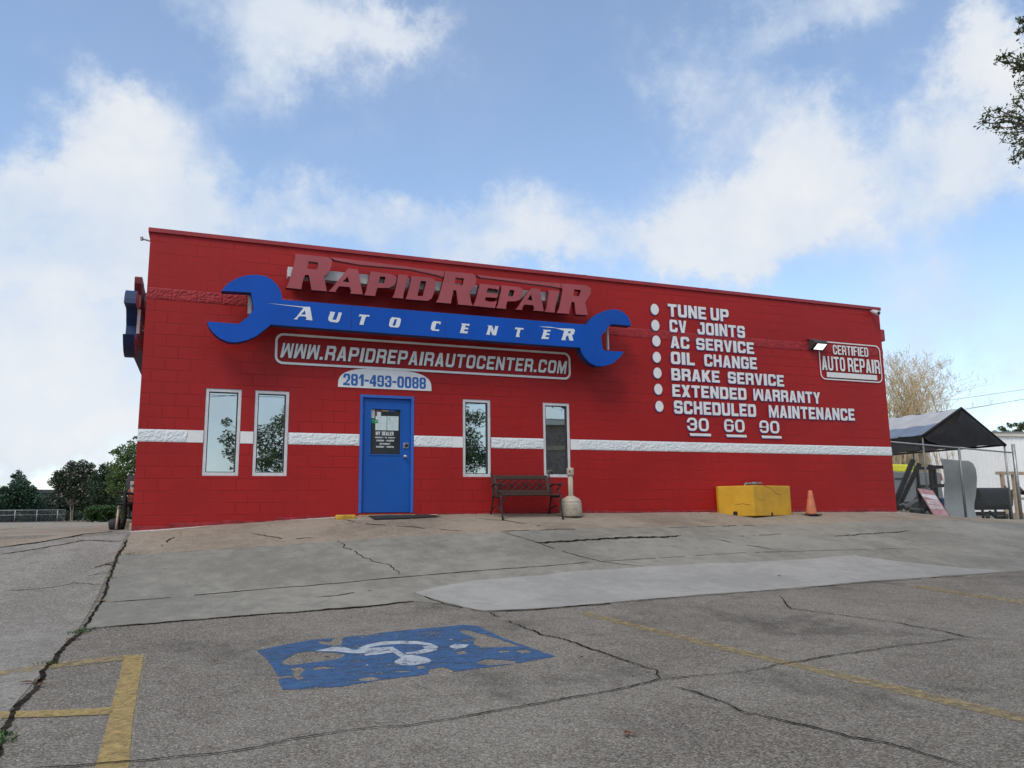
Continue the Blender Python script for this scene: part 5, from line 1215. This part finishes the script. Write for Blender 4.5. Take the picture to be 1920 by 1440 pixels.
MB().box(L1+.001, UY+.05, g0+.42, L1+.16, UY+1.7, g0+.58).build('bumper', 'galv', pk, bevel=.02)
MB().add(*upright(shape([('+', [(L0+1.6, g0+1.12), (L0+2.08, g0+1.6), (L0+2.6, g0+1.63), (L0+2.6, g0+1.12)]), ('+', [(L0+2.68, g0+1.12), (L0+2.68, g0+1.63), (L0+3.05, g0+1.63), (L0+3.28, g0+1.12)])]), UY-.004)).build('side_window', 'doorglass', pk)
q0, q1 = onY(1672, 882, UY+.6), onY(1707, 882, UY+.6); z0, z1 = bt+.002, onY(1690, 872, UY+.6).z
yb_ = MB().prism(rough([(q0.x-1.2, UY+.2), (q1.x, UY+.2), (q1.x-.05, UY+1.5), (q0.x-1.2, UY+1.5)], .02, .2, 51), z0, z1)
tag(yb_.build('yellow_load_cover', 'caryellow', None, False, .05, 3), 'fluorescent yellow cover over the load on the grey pickup bed', 'cover')

# white metal building at the back right
WY = 17.0
a = onY(1861, 811, WY); zt = a.z; c = onY(1700, 830, WY)
wb = thing('white_metal_building', 'long white metal sided building with cream fascia behind the yard', 'building', (40, WY+6, zg(40, WY)))
bx_a = onY(1716, 850, WY).x; e_x = 70
sl = .115
vs = MB(); A = Vector((bx_a, WY+1.0)); B = Vector((e_x, WY-4.2)); nrm = Vector((B.y-A.y, A.x-B.x)).normalized()*-9; Cc = B+nrm; D = A+nrm
vs.prism([tuple(A), tuple(B), tuple(Cc), tuple(D)], -1.5, zt-.22); vs.build('wall', 'whitewall', wb)
rib = MB(); d = (B-A); n_r = 110; dn = d.normalized(); nn = Vector((dn.y, -dn.x))
for i in range(1, n_r):
    q = A+d*i/n_r; e1 = q-dn*.02+nn*.002; e2 = q+dn*.02+nn*.002; e3 = e2+nn*.02; e4 = e1+nn*.02
    rib.prism([tuple(e1), tuple(e4), tuple(e3), tuple(e2)], -1.4, zt-.24)
rib.build('wall_ribs', 'whitewall', wb)
fa = MB(); A2, B2 = A+nn*.12-dn*.2, B+nn*.12; fa.prism([tuple(A2), tuple(B2), tuple(Cc), tuple(D)], zt-.215, zt+.0); fa.build('fascia', 'cream', wb)
fa = MB(); fa.prism([tuple(A2+nn*.05), tuple(B2+nn*.05), tuple(Cc), tuple(D)], zt+.003, zt+.05); fa.build('roof', 'galv', wb)
# ------------------------------------------------------------------ vegetation
M['oak'] = leafy('live_oak_leaf', (.045, .07, .025), (.12, .165, .06), .4)
M['crape'] = leafy('crape_myrtle_leaf', (.022, .040, .022), (.060, .090, .042), .25)
M['darkleaf'] = leafy('dark_shrub_leaf', (.017, .035, .019), (.052, .09, .038), .25)
M['bright'] = leafy('bright_green_leaf', (.035, .075, .018), (.13, .21, .05), .3)
M['cypress'] = leafy('cypress_needles', (.014, .045, .028), (.045, .105, .055), .2)
M['greygreen'] = leafy('grey_green_leaf', (.03, .05, .032), (.075, .10, .065), .2)
M['hedge'] = leafy('hedge_leaf', (.018, .05, .010), (.07, .14, .03), .2)
M['ficus'] = leafy('street_tree_leaf', (.045, .08, .03), (.17, .22, .08), .35)
M['flower'] = plain('pinkish_blossom', (.42, .30, .33), .8, .3, 9, bumps=0)
M['bambooleaf'] = leafy('dry_bamboo_leaf', (.56, .41, .20), (.88, .72, .45), .45)
M['cane'] = plain('dry_bamboo_cane', (.52, .42, .26), .6, .3, 4, bumps=0)
M['stripe'] = M['galvdark']

def leaves(mb, c, rad, n, size, r, shell=.45, droop=0, aspect=.5):
    """n single leaves through an ellipsoid, thicker towards its surface, none in a few pockets"""
    hol = [Vector((r.gauss(0, .6), r.gauss(0, .6), r.gauss(0, .6))) for _ in range(3)]
    k = 0; guard = 0
    while k < n and guard < n*8:
        guard += 1
        d = Vector((r.gauss(0, 1), r.gauss(0, 1), r.gauss(0, 1))).normalized()*(r.random()**shell)
        if any((d-h).length < .28 for h in hol): continue
        k += 1
        p = Vector((c[0]+d.x*rad[0], c[1]+d.y*rad[1], c[2]+d.z*rad[2]))
        u = Vector((r.gauss(0, 1), r.gauss(0, 1), r.gauss(0, .7)-droop)).normalized(); v = u.cross(Vector((r.gauss(0, 1), r.gauss(0, 1), r.gauss(0, 1)))).normalized()
        s = size*r.uniform(.6, 1.4)
        b = len(mb.v)
        mb.v += [tuple(p-v*s*aspect*.5), tuple(p+u*s*.5), tuple(p+v*s*aspect*.5), tuple(p-u*s*.5)]
        mb.f.append((b, b+1, b+2, b+3))
def limb(mb, a, b, r0, r1, r, wig=.06, n=6):
    a, b = Vector(a), Vector(b); L = (b-a).length
    pts = [a+(b-a)*i/n+Vector((r.uniform(-1, 1), r.uniform(-1, 1), r.uniform(-.5, .5)))*L*wig*(0 if i in (0, n) else 1) for i in range(n+1)]
    mb.tube(pts, [r0+(r1-r0)*i/n for i in range(n+1)], 7); return pts
def tree(name, label, base, trunk_h, clumps, leaf_mat, leaf_size, per, seed, tr=.15, bark='bark', stems=1, group=None, twigs=3, extra=None, cat='tree', shell=.45, aspect=.5):
    """clumps: (x, y, z, radius, squash) in world space; every clump is fed by a limb from the trunk"""
    r = random.Random(seed); t = thing(name, label, cat, base, group)
    tk = MB(); top = Vector((base[0], base[1], base[2]+trunk_h)); tops = []
    for s in range(stems):
        o = Vector((r.uniform(-1, 1), r.uniform(-1, 1), 0))*(tr*1.6 if stems > 1 else 0)
        tp = top+o*2.2; limb(tk, Vector(base)+o-Vector((0, 0, .1)), tp, tr, tr*.7, r, .03); tops.append(tp)
    cw = MB(); ex = MB()
    for i, (x, y, z, rad, sq) in enumerate(clumps):
        st = tops[i % stems]; c = Vector((x, y, z))
        limb(tk, st, c, tr*.5, tr*.1, r, .08)
        for _ in range(twigs):
            e = c+Vector((r.gauss(0, .5), r.gauss(0, .5), r.gauss(0, .5*sq)))*rad; limb(tk, c, e, tr*.12, tr*.03, r, .1, 4)
        leaves(cw, (x, y, z), (rad, rad, rad*sq), int(per*rad*rad), leaf_size, r, shell, aspect=aspect)
        if extra: leaves(ex, (x, y, z), (rad*1.03, rad*1.03, rad*sq*1.03), int(extra[1]*rad*rad), extra[2], r, .12, aspect=.9)
    tk.build('trunk', bark, t, True); cw.build('crown', leaf_mat, t)
    if extra: ex.build('blossom', extra[0], t)
    return t
def at(px, py, Y): p = onY(px, py, Y); return p.x, p.y, p.z
def clump_px(Y, lst, dj=1.0, seed=1):     # clumps round a stem at distance Y: picture place, radius in px
    r = random.Random(seed); out = []; k = (Y-CAM.y)/math.cos(.5)/FPX
    for px, py, rp, sq in lst:
        q = at(px, py, Y); out.append((q[0], q[1]+r.uniform(-dj, dj), q[2], rp*k*.93, sq))
    return out

# left background, far to near
b = at(-40, 965, 118); e = at(125, 965, 118); zt = at(60, 918, 118)[2]
t = thing('dark_warehouse', 'long low dark building behind the trees at the far left', 'building', ((b[0]+e[0])/2, 120, zg(b[0], 118)))
MB().box(b[0], 118, -1.4, e[0], 130, zt-.5).build('wall', 'darkroof', t); MB().box(b[0]-.3, 117.7, zt-.499, e[0]+.3, 130.3, zt).build('roof', 'darkroof', t)
Y = 92
for (lbl, lst, seed, mt) in [('grey green shrub behind the wire fence left of the flowering tree', [(95,948,22,.7),(75,955,18,.7),(112,940,18,.8),(125,952,16,.8),(100,930,10,.8)], 3, 'greygreen'),
                       ('low dark shrub behind the wire fence at the far left edge', [(5,950,20,.7),(-20,945,25,.8),(28,956,16,.7)], 4, 'darkleaf'),
                       ('pale shrub with light tips between the flowering tree and the hedge', [(160,945,14,.9),(175,950,14,.9),(150,955,12,.8),(185,938,10,1)], 5, 'greygreen'),
                       ('dense dark shrubs in the gap behind the crape myrtles', [(140+13*i, 958-4*(i % 2), 16, .8) for i in range(12)]+[(150+16*i, 940, 14, .8) for i in range(8)], 6, 'darkleaf')]:
    c = clump_px(Y, lst, 1.5, seed); bb = at(lst[0][0], 975, Y); tree('shrub', lbl, (bb[0], Y, zg(bb[0], Y)), .4, c, mt, .30, 480, seed, .06, cat='shrub')
c = clump_px(84, [(36,888,6,1.2),(33,900,11,.9),(38,912,15,.8),(22,922,16,.7),(50,922,18,.7),(10,938,20,.7),(35,938,26,.8),(62,934,18,.9),(20,957,22,.7),(50,957,22,.7),(70,950,14,.9),(27,893,6,.7),(8,917,8,.6),(46,905,7,.6),(62,918,8,.7)], 1.2, 8)
bb = at(36, 976, 84); tree('cypress_tree', 'pointed blue green tree behind the fence at the far left', (bb[0], 84, zg(bb[0], 84)), 1.0, c, 'cypress', .26, 600, 9, .14, shell=.6)
# fence on the left
FYL = 78
t = thing('chainlink_fence', 'low chain-link fence at the far left in front of the trees', 'fence', (at(60, 976, FYL)[0], FYL, zg(-30, FYL)))
xa, xb = at(-60, 976, FYL)[0], at(122, 976, FYL)[0]; h_ = at(60, 956.5, FYL)[2]-zg(-30, FYL)
for i, px in enumerate((-20, 27, 68, 107)): x = at(px, 976, FYL)[0]; MB().tube([(x, FYL, zg(x, FYL)-.1), (x, FYL, zg(x, FYL)+h_)], .04, 8).build('post', 'galv', t, True)
for f_ in (1.0, .60): MB().tube([(xa, FYL, zg(xa, FYL)+h_*f_), (xb, FYL, zg(xb, FYL)+h_*f_)], .03 if f_ == 1 else .02, 8).build('rail', 'galv', t, True)
wm = MB(); x = xa
while x < xb:
    wm.tube([(x, FYL+.01, zg(x, FYL)), (min(xb, x+h_), FYL+.01, zg(x, FYL)+h_)], .004, 3, False); wm.tube([(x, FYL-.01, zg(x, FYL)+h_), (min(xb, x+h_), FYL-.01, zg(x, FYL))], .004, 3, False); x += .16
wm.build('wire_mesh', 'galv', t)
c = [(xa+(xb-xa)*i/13, 86+.4*(i % 3), zg(xa, 86)+.55, 1.35, .5) for i in range(14)]
tree('hedge', 'low dark hedge running along behind the far left fence', ((xa+xb)/2, 86, zg(xa, 86)), .2, c, 'darkleaf', .22, 420, 14, .03, cat='hedge', twigs=1)
# flowering tree, dark neighbour, bright tree, hedge
c = clump_px(60, [(137,908,24,.9),(120,900,18,.8),(155,900,20,.8),(108,905,13,.7),(150,882,15,.8),(130,882,14,.8),(165,888,14,.8),(142,925,18,.7),(120,918,14,.7),(162,920,18,.8),(113,890,10,.7),(103,899,8,.6),(152,868,8,.9),(138,872,8,.8),(168,874,8,.8),(125,930,9,.6)], .9, 10)
bb = at(135, 976.5, 60); tree('crape_myrtle', 'round dark crape myrtle with pale pink blossom on thin bare stems', (bb[0], 60, zg(bb[0], 60)), 1.35, c, 'crape', .17, 1300, 11, .055, 'palebark', 2, extra=('flower', 42, .17))
c = clump_px(57, [(192,895,18,.9),(180,905,18,.9),(205,905,18,.9),(190,920,20,.8),(208,925,18,.9),(198,878,10,1),(178,922,12,.8),(215,890,12,1),(186,938,12,.7),(212,940,12,.7)], .9, 12)
bb = at(195, 977, 57); tree('crape_myrtle', 'very dark bushy tree between the pink blossom tree and the bright tree', (bb[0], 57, zg(bb[0], 57)), 1.5, c, 'darkleaf', .18, 1300, 13, .09, 'bark', 2)
c = clump_px(33, [(250,838,12,.8),(240,850,18,.8),(228,860,12,.7),(218,850,9,.6),(255,865,24,.8),(230,880,20,.8),(215,875,10,.7),(222,900,20,.8),(247,895,24,.8),(212,905,12,.8),(240,918,18,.8),(222,922,14,.8),(258,920,16,.8),(275,860,26,.9),(285,890,30,.9),(300,850,26,.8),(256,820,7,.6),(244,828,6,.6),(214,890,10,.7),(210,918,9,.7)], .8, 15)
bb = at(262, 980, 33); tree('street_tree', 'bright green leafy tree peeking out behind the left building corner', (bb[0], 33, zg(bb[0], 33)), 1.2, c, 'bright', .15, 1000, 16, .10, twigs=4)
c = clump_px(50, [(170+8*i, 968, 10, .95) for i in range(8)]+[(171+8*i, 957-(i % 3), 9, .8) for i in range(8)], .5, 17)
bb = at(200, 978, 50); tree('hedge', 'clipped green hedge just left of the building corner', (bb[0], 50, zg(bb[0], 50)), .3, c, 'hedge', .12, 3600, 18, .03, cat='hedge', twigs=1)
b = at(120, 975, 59); MBm = MB(); MBm.lathe((b[0]+.6, 59, zg(b[0], 59)-.05), [(1.6,0),(1.3,.10),(.6,.16),(.1,.17)], 20); tag(MBm.build('mulch_bed', 'bark', None, True), 'small dark mulch bed round the crape myrtle stems', 'mulch bed')

# bamboo behind the canopy
r = random.Random(23); YB = 11.5; bb = at(1690, 950, YB)
bam = thing('bamboo_clump', 'tall dry golden bamboo clump rising behind the canopy', 'bamboo', (bb[0], YB, zg(bb[0], YB)))
ck, lv = MB(), MB()
canes = [(1662+r.uniform(-25, 125), r.uniform(665, 770)) for _ in range(190)]+[(1704,660),(1752,660),(1690,668),(1680,672),(1722,700),(1668,678),(1712,690),(1735,688)]
canes += [(x, y) for x, y in [(1850,718),(1835,712),(1820,708),(1800,706),(1862,720),(1845,735),(1790,712),(1780,705),(1830,728),(1810,730),(1770,712),(1858,760)]]
for (tx, ty) in canes:
    ty = max(ty, 668+max(0, tx-1740)*.35) if (tx, ty) not in canes[-20:] else ty
    x0 = bb[0]+r.gauss(.3, .8); y0 = YB+r.gauss(0, .7); q = at(tx, ty, y0+r.uniform(-.6, .6)); H = q[2]-zg(x0, y0)
    arc = (q[0]-x0); pts = []
    for i in range(12):
        t = i/11; pts.append(Vector((x0+arc*(.35*t+.65*t**3), y0+(q[1]-y0)*t, zg(x0, y0)+H*(1.25*t-.25*t**4)+r.uniform(-.01, .01))))
    ck.tube(pts, [.019*(1-.75*i/11) for i in range(12)], 5, False)
    for i in range(3, 12):
        for _ in range(5 if i < 11 else 4):
            if r.random() < .42: continue
            a = r.uniform(0, 6.3); L = r.uniform(.06, .26); d = Vector((math.cos(a)*L, math.sin(a)*L, r.uniform(.12, .42))); p = pts[i]; e = p+d
            ck.tube([p, e], [.005, .002], 3, False)
            for k in range(3):
                c_ = p+d*r.uniform(.4, 1.1); u = Vector((r.gauss(0, 1), r.gauss(0, 1), r.gauss(.5, .9))).normalized()*r.uniform(.05, .12); v = u.cross(Vector((r.gauss(0, 1), r.gauss(0, 1), 1))).normalized()*.011
                lv.add([c_-v, c_+u*.5, c_+v, c_-u*.5], [(0,1,2,3)])
ck.build('canes', 'cane', bam); lv.build('leaves', 'bambooleaf', bam)
c = [(bb[0]-1.2+.5*i, YB+2+.3*(i % 2), zg(bb[0], YB)+.7+.25*(i % 3), .75, .9) for i in range(8)]
M['brush'] = leafy('brown_brush', (.08, .05, .025), (.2, .13, .06), .2)
tree('brush_pile', 'brown dry brush at the foot of the bamboo under the canopy', (bb[0], YB+2, zg(bb[0], YB)), .2, c, 'brush', .14, 420, 24, .02, cat='brush')
# green tree behind the white building
c = clump_px(46, [(1876+9*i, 809-2.6*i+(3 if i % 2 else -2), 8+(i*5 % 4), .8) for i in range(14)]+[(1880+11*i, 815-1.5*i, 13, .8) for i in range(11)]+[(1896+12*i, 800-2*i-(i*7 % 5), 7, .9) for i in range(9)]+[(1915,786,5,.9),(1908,792,4,.8),(1930,776,6,.9)], 1.5, 25)
bb = at(1935, 900, 46); tree('dark_tree', 'dark green tree top over the white building roof at the right edge', (bb[0], 46, zg(bb[0], 46)), 3.5, c, 'oak', .2, 900, 26, .14)
# live oak whose outer twigs hang into the upper right corner
r = random.Random(27)
def oakp(px, py, d): q = ray(px, py).normalized()*d+CAM; return q
ob = Vector((17.5, -9.5)); tb = Vector((ob.x, ob.y, zg(*ob)))
oak = thing('live_oak', 'overhanging live oak with small leaves entering at the upper right corner', 'tree', tuple(tb))
tk, lv = MB(), MB(); top = tb+Vector((-.3, .2, 3.0)); limb(tk, tb-Vector((0, 0, .2)), top, .34, .26, r, .03)
sprays = [(1845,228,12,10.6),(1853,215,11,10.6),(1866,238,13,10.6),(1880,225,14,10.7),(1872,205,9,10.6),(1895,210,15,10.8),(1900,240,18,10.8),(1912,225,18,10.9),(1885,250,13,10.7),(1903,262,16,10.8),(1915,270,16,10.8),(1908,290,12,10.7),(1902,298,8,10.7),(1920,295,16,10.9),(1905,195,12,10.9),(1915,180,14,11),(1930,200,24,11),(1935,240,26,11),
          (1870,112,8,10.9),(1882,106,10,10.9),(1893,102,9,10.9),(1888,118,8,10.9),(1905,118,10,11),(1916,112,12,11),(1915,130,12,11),(1922,150,12,11),(1903,130,6,11),(1912,160,8,11),
          (1913,36,6,11.2),(1920,40,9,11.2),(1908,60,5,11.2),(1918,52,8,11.2),(1930,48,18,11.2),(1930,90,20,11.1)]
r3 = random.Random(28)
ends = [oakp(1990, 150, 11.5), oakp(1985, 240, 11.3), oakp(1990, 60, 11.7)]
for e in ends: limb(tk, top, e, .16, .06, r, .05)
for (px, py, rp, d) in sprays:
    c = oakp(px, py, d); rad = rp*d/FPX*1.15; s = min(ends, key=lambda e: (e-c).length)
    limb(tk, s, c, .018, .005, r3, .04, 7)
    for _ in range(5): e = c+Vector((r3.gauss(0, .5), r3.gauss(0, .5), r3.gauss(0, .5)))*rad; limb(tk, c, e, .005, .002, r3, .08, 3)
    leaves(lv, c, (rad, rad, rad), int(10+rp*2.6), .042, r3, .8, aspect=.42)
for i in range(46):                         # the rest of the crown, out of frame to the right
    c = oakp(2120+r3.uniform(-80, 520), r3.uniform(-500, 330), 12.5+r3.uniform(-1, 5)); limb(tk, top, c, .07, .015, r3, .06)
    leaves(lv, c, (.9, .9, .7), 420, .075, r3, .5)
tk.build('trunk', 'bark', oak, True); lv.build('crown', 'oak', oak)

# what the mirror glass sees: a street tree, a hedge and a brick building behind the photographer
def mir(px, py, D): p = onY(px, py, D); return p.x, -p.y, p.z
Dm = 22
c = []; r = random.Random(31); k = (Dm-CAM.y)/math.cos(.2)/FPX
for (px, py, rp) in [(430,815,18),(440,840,22),(425,790,10),(455,860,24),(470,820,24),(500,815,30),(520,850,34),(500,870,30),(530,790,22),(540,770,14),(560,800,44),(590,760,48),(620,810,60),(640,740,60),(680,780,70),(690,720,60),(730,760,70),(760,700,50),(780,790,70),(810,740,60),(830,800,60),(850,760,40),(865,780,30),(880,790,22),(885,820,34),(900,850,34),(870,860,40),(915,860,26),(905,815,12),(720,850,70),(620,860,60),(800,860,60),(445,880,14),(540,745,8)]:
    q = mir(px, py, Dm); c.append((q[0], q[1]+r.uniform(-1.5, 1.5), q[2], rp*k, .85))
bb = mir(680, 950, Dm); tree('street_tree', 'broad street tree behind the viewer, mirrored in the shop windows', (bb[0], -Dm, zg(bb[0], -Dm)), 2.2, c, 'ficus', .14, 1050, 32, .08)
a, e = mir(1000, 800, 27), mir(1110, 780, 24)
t = thing('brick_building', 'brown brick building with pale eaves mirrored in the right window', 'building', (a[0]+6, -32, zg(a[0], -30)))
A = Vector((a[0], a[1])); B = Vector((a[0]+16, a[1]+4.5)); dn = (B-A).normalized(); nn = Vector((-dn.y, dn.x))
zt = mir(1040, 786, 26)[2]
m = MB(); m.prism([tuple(A), tuple(A-nn*14), tuple(B-nn*14), tuple(B)], -2.2, zt-.25); m.build('wall', 'brickwall', t)
m = MB(); A2, B2 = A+nn*.3-dn*.3, B+nn*.3; m.prism([tuple(A2), tuple(A-nn*14-dn*.3), tuple(B-nn*14), tuple(B2)], zt-.249, zt+.10); m.build('eaves', 'cream', t)
zb7 = mir(1040, 838, 26)[2]; m = MB(); m.prism([tuple(A+nn*.05), tuple(A+nn*.003), tuple(B+nn*.003), tuple(B+nn*.05)], zb7-.12, zb7+.12); m.build('string_course', 'timber', t)
for s in (1.6, 5.0, 8.4):
    q = A+dn*s; m = MB(); m.prism([tuple(q+nn*.03), tuple(q+nn*.004), tuple(q+dn*1.5+nn*.004), tuple(q+dn*1.5+nn*.03)], -.5, .9); m.build('window', 'doorglass', t)

# power lines: two in the yard's background, three across the street behind the viewer
def wire(name, label, pts, sag, rad=.012, grp=None):
    a, b = Vector(pts[0]), Vector(pts[1]); P3 = [a.lerp(b, i/24)-Vector((0, 0, sag*4*(i/24)*(1-i/24))) for i in range(25)]
    tag(MB().tube(P3, rad, 6).build(name, 'black', None, True), label, 'power line', grp)
def through(p, q, Y0, Y1, ext): a, b = Vector(at(p[0], p[1], Y0)), Vector(at(q[0], q[1], Y1)); d = b-a; return a-d*ext[0], b+d*ext[1]
wire('power_line', 'upper of the two black wires crossing the sky at right', through((1805,743.5), (1920,727), 30, 30, (2.2, 3)), .15, .014, 'overhead wires right of the bamboo')
wire('power_line', 'lower of the two black wires crossing the sky at right', through((1817,762.5), (1920,745), 30, 30, (2.2, 3)), .15, .018, 'overhead wires right of the bamboo')
for px0, py0, px1, py1, s in [(388,742,450,737,'upper wire'), (388,737,452,740,'middle wire'), (868,755,1060,752,'lower wire'), (868,769,1066,786,'lowest wire')]:
    a, b = Vector(mir(px0, py0, 19)), Vector(mir(px1, py1, 19)); d = b-a; wire('power_line', s+' over the street behind the viewer, mirrored in the windows', (a-d*1.5, b+d*1.5), .05, .011, 'wires mirrored in the windows')

# ------------------------------------------------------------------ bits along the left side wall
sb_y = 1.25; sx0, sx1 = -.62, -.06; z0 = zg(-.35, sb_y)
bn = thing('iron_bench', 'black iron bench end at the left side wall loaded with boxes', 'bench', (-.34, sb_y+.6, z0))
xf = onY(226, 980, sb_y).x; xk = onY(252, 950, sb_y).x
for k_, y in enumerate((sb_y, sb_y+1.2)):
    e = MB(); e.tube([(xf+.02, y, zg(xf, y)), (xf+.06, y, z0+.2), (xf+.05, y, z0+.42), (xf+.04, y, z0+.66)], [.045, .035, .04, .03], 8); e.tube([(xk, y, zg(xk, y)), (xk, y, z0+.9)], .03, 8)
    e.build('leg_frame', 'black', bn, True)
    e = MB(); e.tube([(xf-.10, y, z0+.665), (xf+.05, y, z0+.655), (xf+.2, y, z0+.63), (xk, y, z0+.66)], .022, 8); e.build('armrest', 'black', bn, True)
    e = MB(); e.tube([(xf-.10, y, z0+.455), (xf+.05, y, z0+.46), (xk, y, z0+.44)], .025, 8); e.build('seat_rail', 'black', bn, True)
MB().box(xf, sb_y+.03, z0+.455, xk-.02, sb_y+1.17, z0+.485).build('seat', 'black', bn)
bxx = MB(); bxx.box(xf+.10, sb_y+.06, z0+.487, xk-.035, sb_y+.5, z0+.64); tag(bxx.build('printed_box', 'boxprint', bevel=.008), 'lower orange and red printed box on the side bench', 'box', 'boxes on the side bench')
bxx = MB(); bxx.box(xf+.11, sb_y+.07, z0+.641, xk-.035, sb_y+.5, z0+.86); b_o = tag(bxx.build('printed_box', 'boxpale', bevel=.008), 'upper pale pink printed box stacked on the side bench', 'box', 'boxes on the side bench')
MB().box(xf+.14, sb_y+.066, z0+.76, xf+.2, sb_y+.0695, z0+.79).build('box_print', 'paperline', b_o); MB().box(xf+.23, sb_y+.066, z0+.765, xk-.1, sb_y+.0695, z0+.795).build('box_print', 'paperline', b_o)
MB().box(xf+.12, sb_y+.0655, z0+.65, xk-.12, sb_y+.0692, z0+.72).build('box_print', 'boxprint', b_o)
def tyre(name, label, c, R, w, rot, grp):
    T = rot; m = MB(); prof = [(R*.55,-w*.35),(R*.9,-w*.5),(R,-w*.35),(R,w*.35),(R*.9,w*.5),(R*.55,w*.35)]; n = 28; vs = []; fs = []
    for q, z in prof:
        for k in range(n): vs.append(Vector(c)+T @ Vector((q*math.cos(2*math.pi*k/n), q*math.sin(2*math.pi*k/n), z)))
    mm = len(prof)
    for i in range(mm):
        for k in range(n): fs.append((i*n+k, i*n+(k+1) % n, ((i+1) % mm)*n+(k+1) % n, ((i+1) % mm)*n+k))
    m.add(vs, fs); return tag(m.build(name, 'rubber', None, True), label, 'tyre', grp)
tyre('car_tyre', 'upright black tyre standing behind the side bench boxes', (xf+.16, sb_y+.95, z0+.72), .30, .2, Matrix.Rotation(math.radians(75), 3, 'Y') @ Matrix.Rotation(.2, 3, 'X'), 'tyres by the side wall')
px_ = onY(215.5, 980, sb_y+.25); tyre('car_tyre', 'small black tyre lying on the ground by the bench foot', (px_.x, sb_y+.25, zg(px_.x, sb_y+.25)+.10), .105, .17, Matrix.Rotation(math.radians(80), 3, 'Y') @ Matrix.Rotation(.1, 3, 'X'), 'tyres by the side wall')
q = onY(222, 962, sb_y+.02); tag(MB().tube([(q.x-.02, sb_y+.05, zg(q.x, sb_y)+.02), (q.x, sb_y+.06, z0+.44)], .022, 8).build('timber_stick', 'boxpale', None, True), 'pale pinkish stick leaning against the side bench leg', 'stick')
rr_ = random.Random(77)
for i, (dx, dy, s, lbl) in enumerate([(.11,.35,.11,'pale tan concrete lump under the side bench, left of the darker lump'),(.28,.4,.12,'larger tan concrete lump under the side bench close to the wall'),(.2,.02,.075,'small pale stone in front of the side bench lumps')]):
    m = MB(); m.prism(rough([(xf+dx-s*.8, sb_y+dy-s), (xf+dx+s*.8, sb_y+dy-s), (xf+dx+s*.8, sb_y+dy+s), (xf+dx-s*.8, sb_y+dy+s)], .01, .06, 70+i), z0-.03, z0+s*1.7); tag(m.build('concrete_lump', 'stonebits', bevel=.03, seg=3), lbl, 'concrete lump', 'lumps under the side bench')
m = MB(); m.box(xf+.14, sb_y+.2, z0+.22, xk-.03, sb_y+.6, z0+.34); tag(m.build('grey_case', 'galvdark', bevel=.02), 'grey plastic case wedged under the side bench seat', 'case')
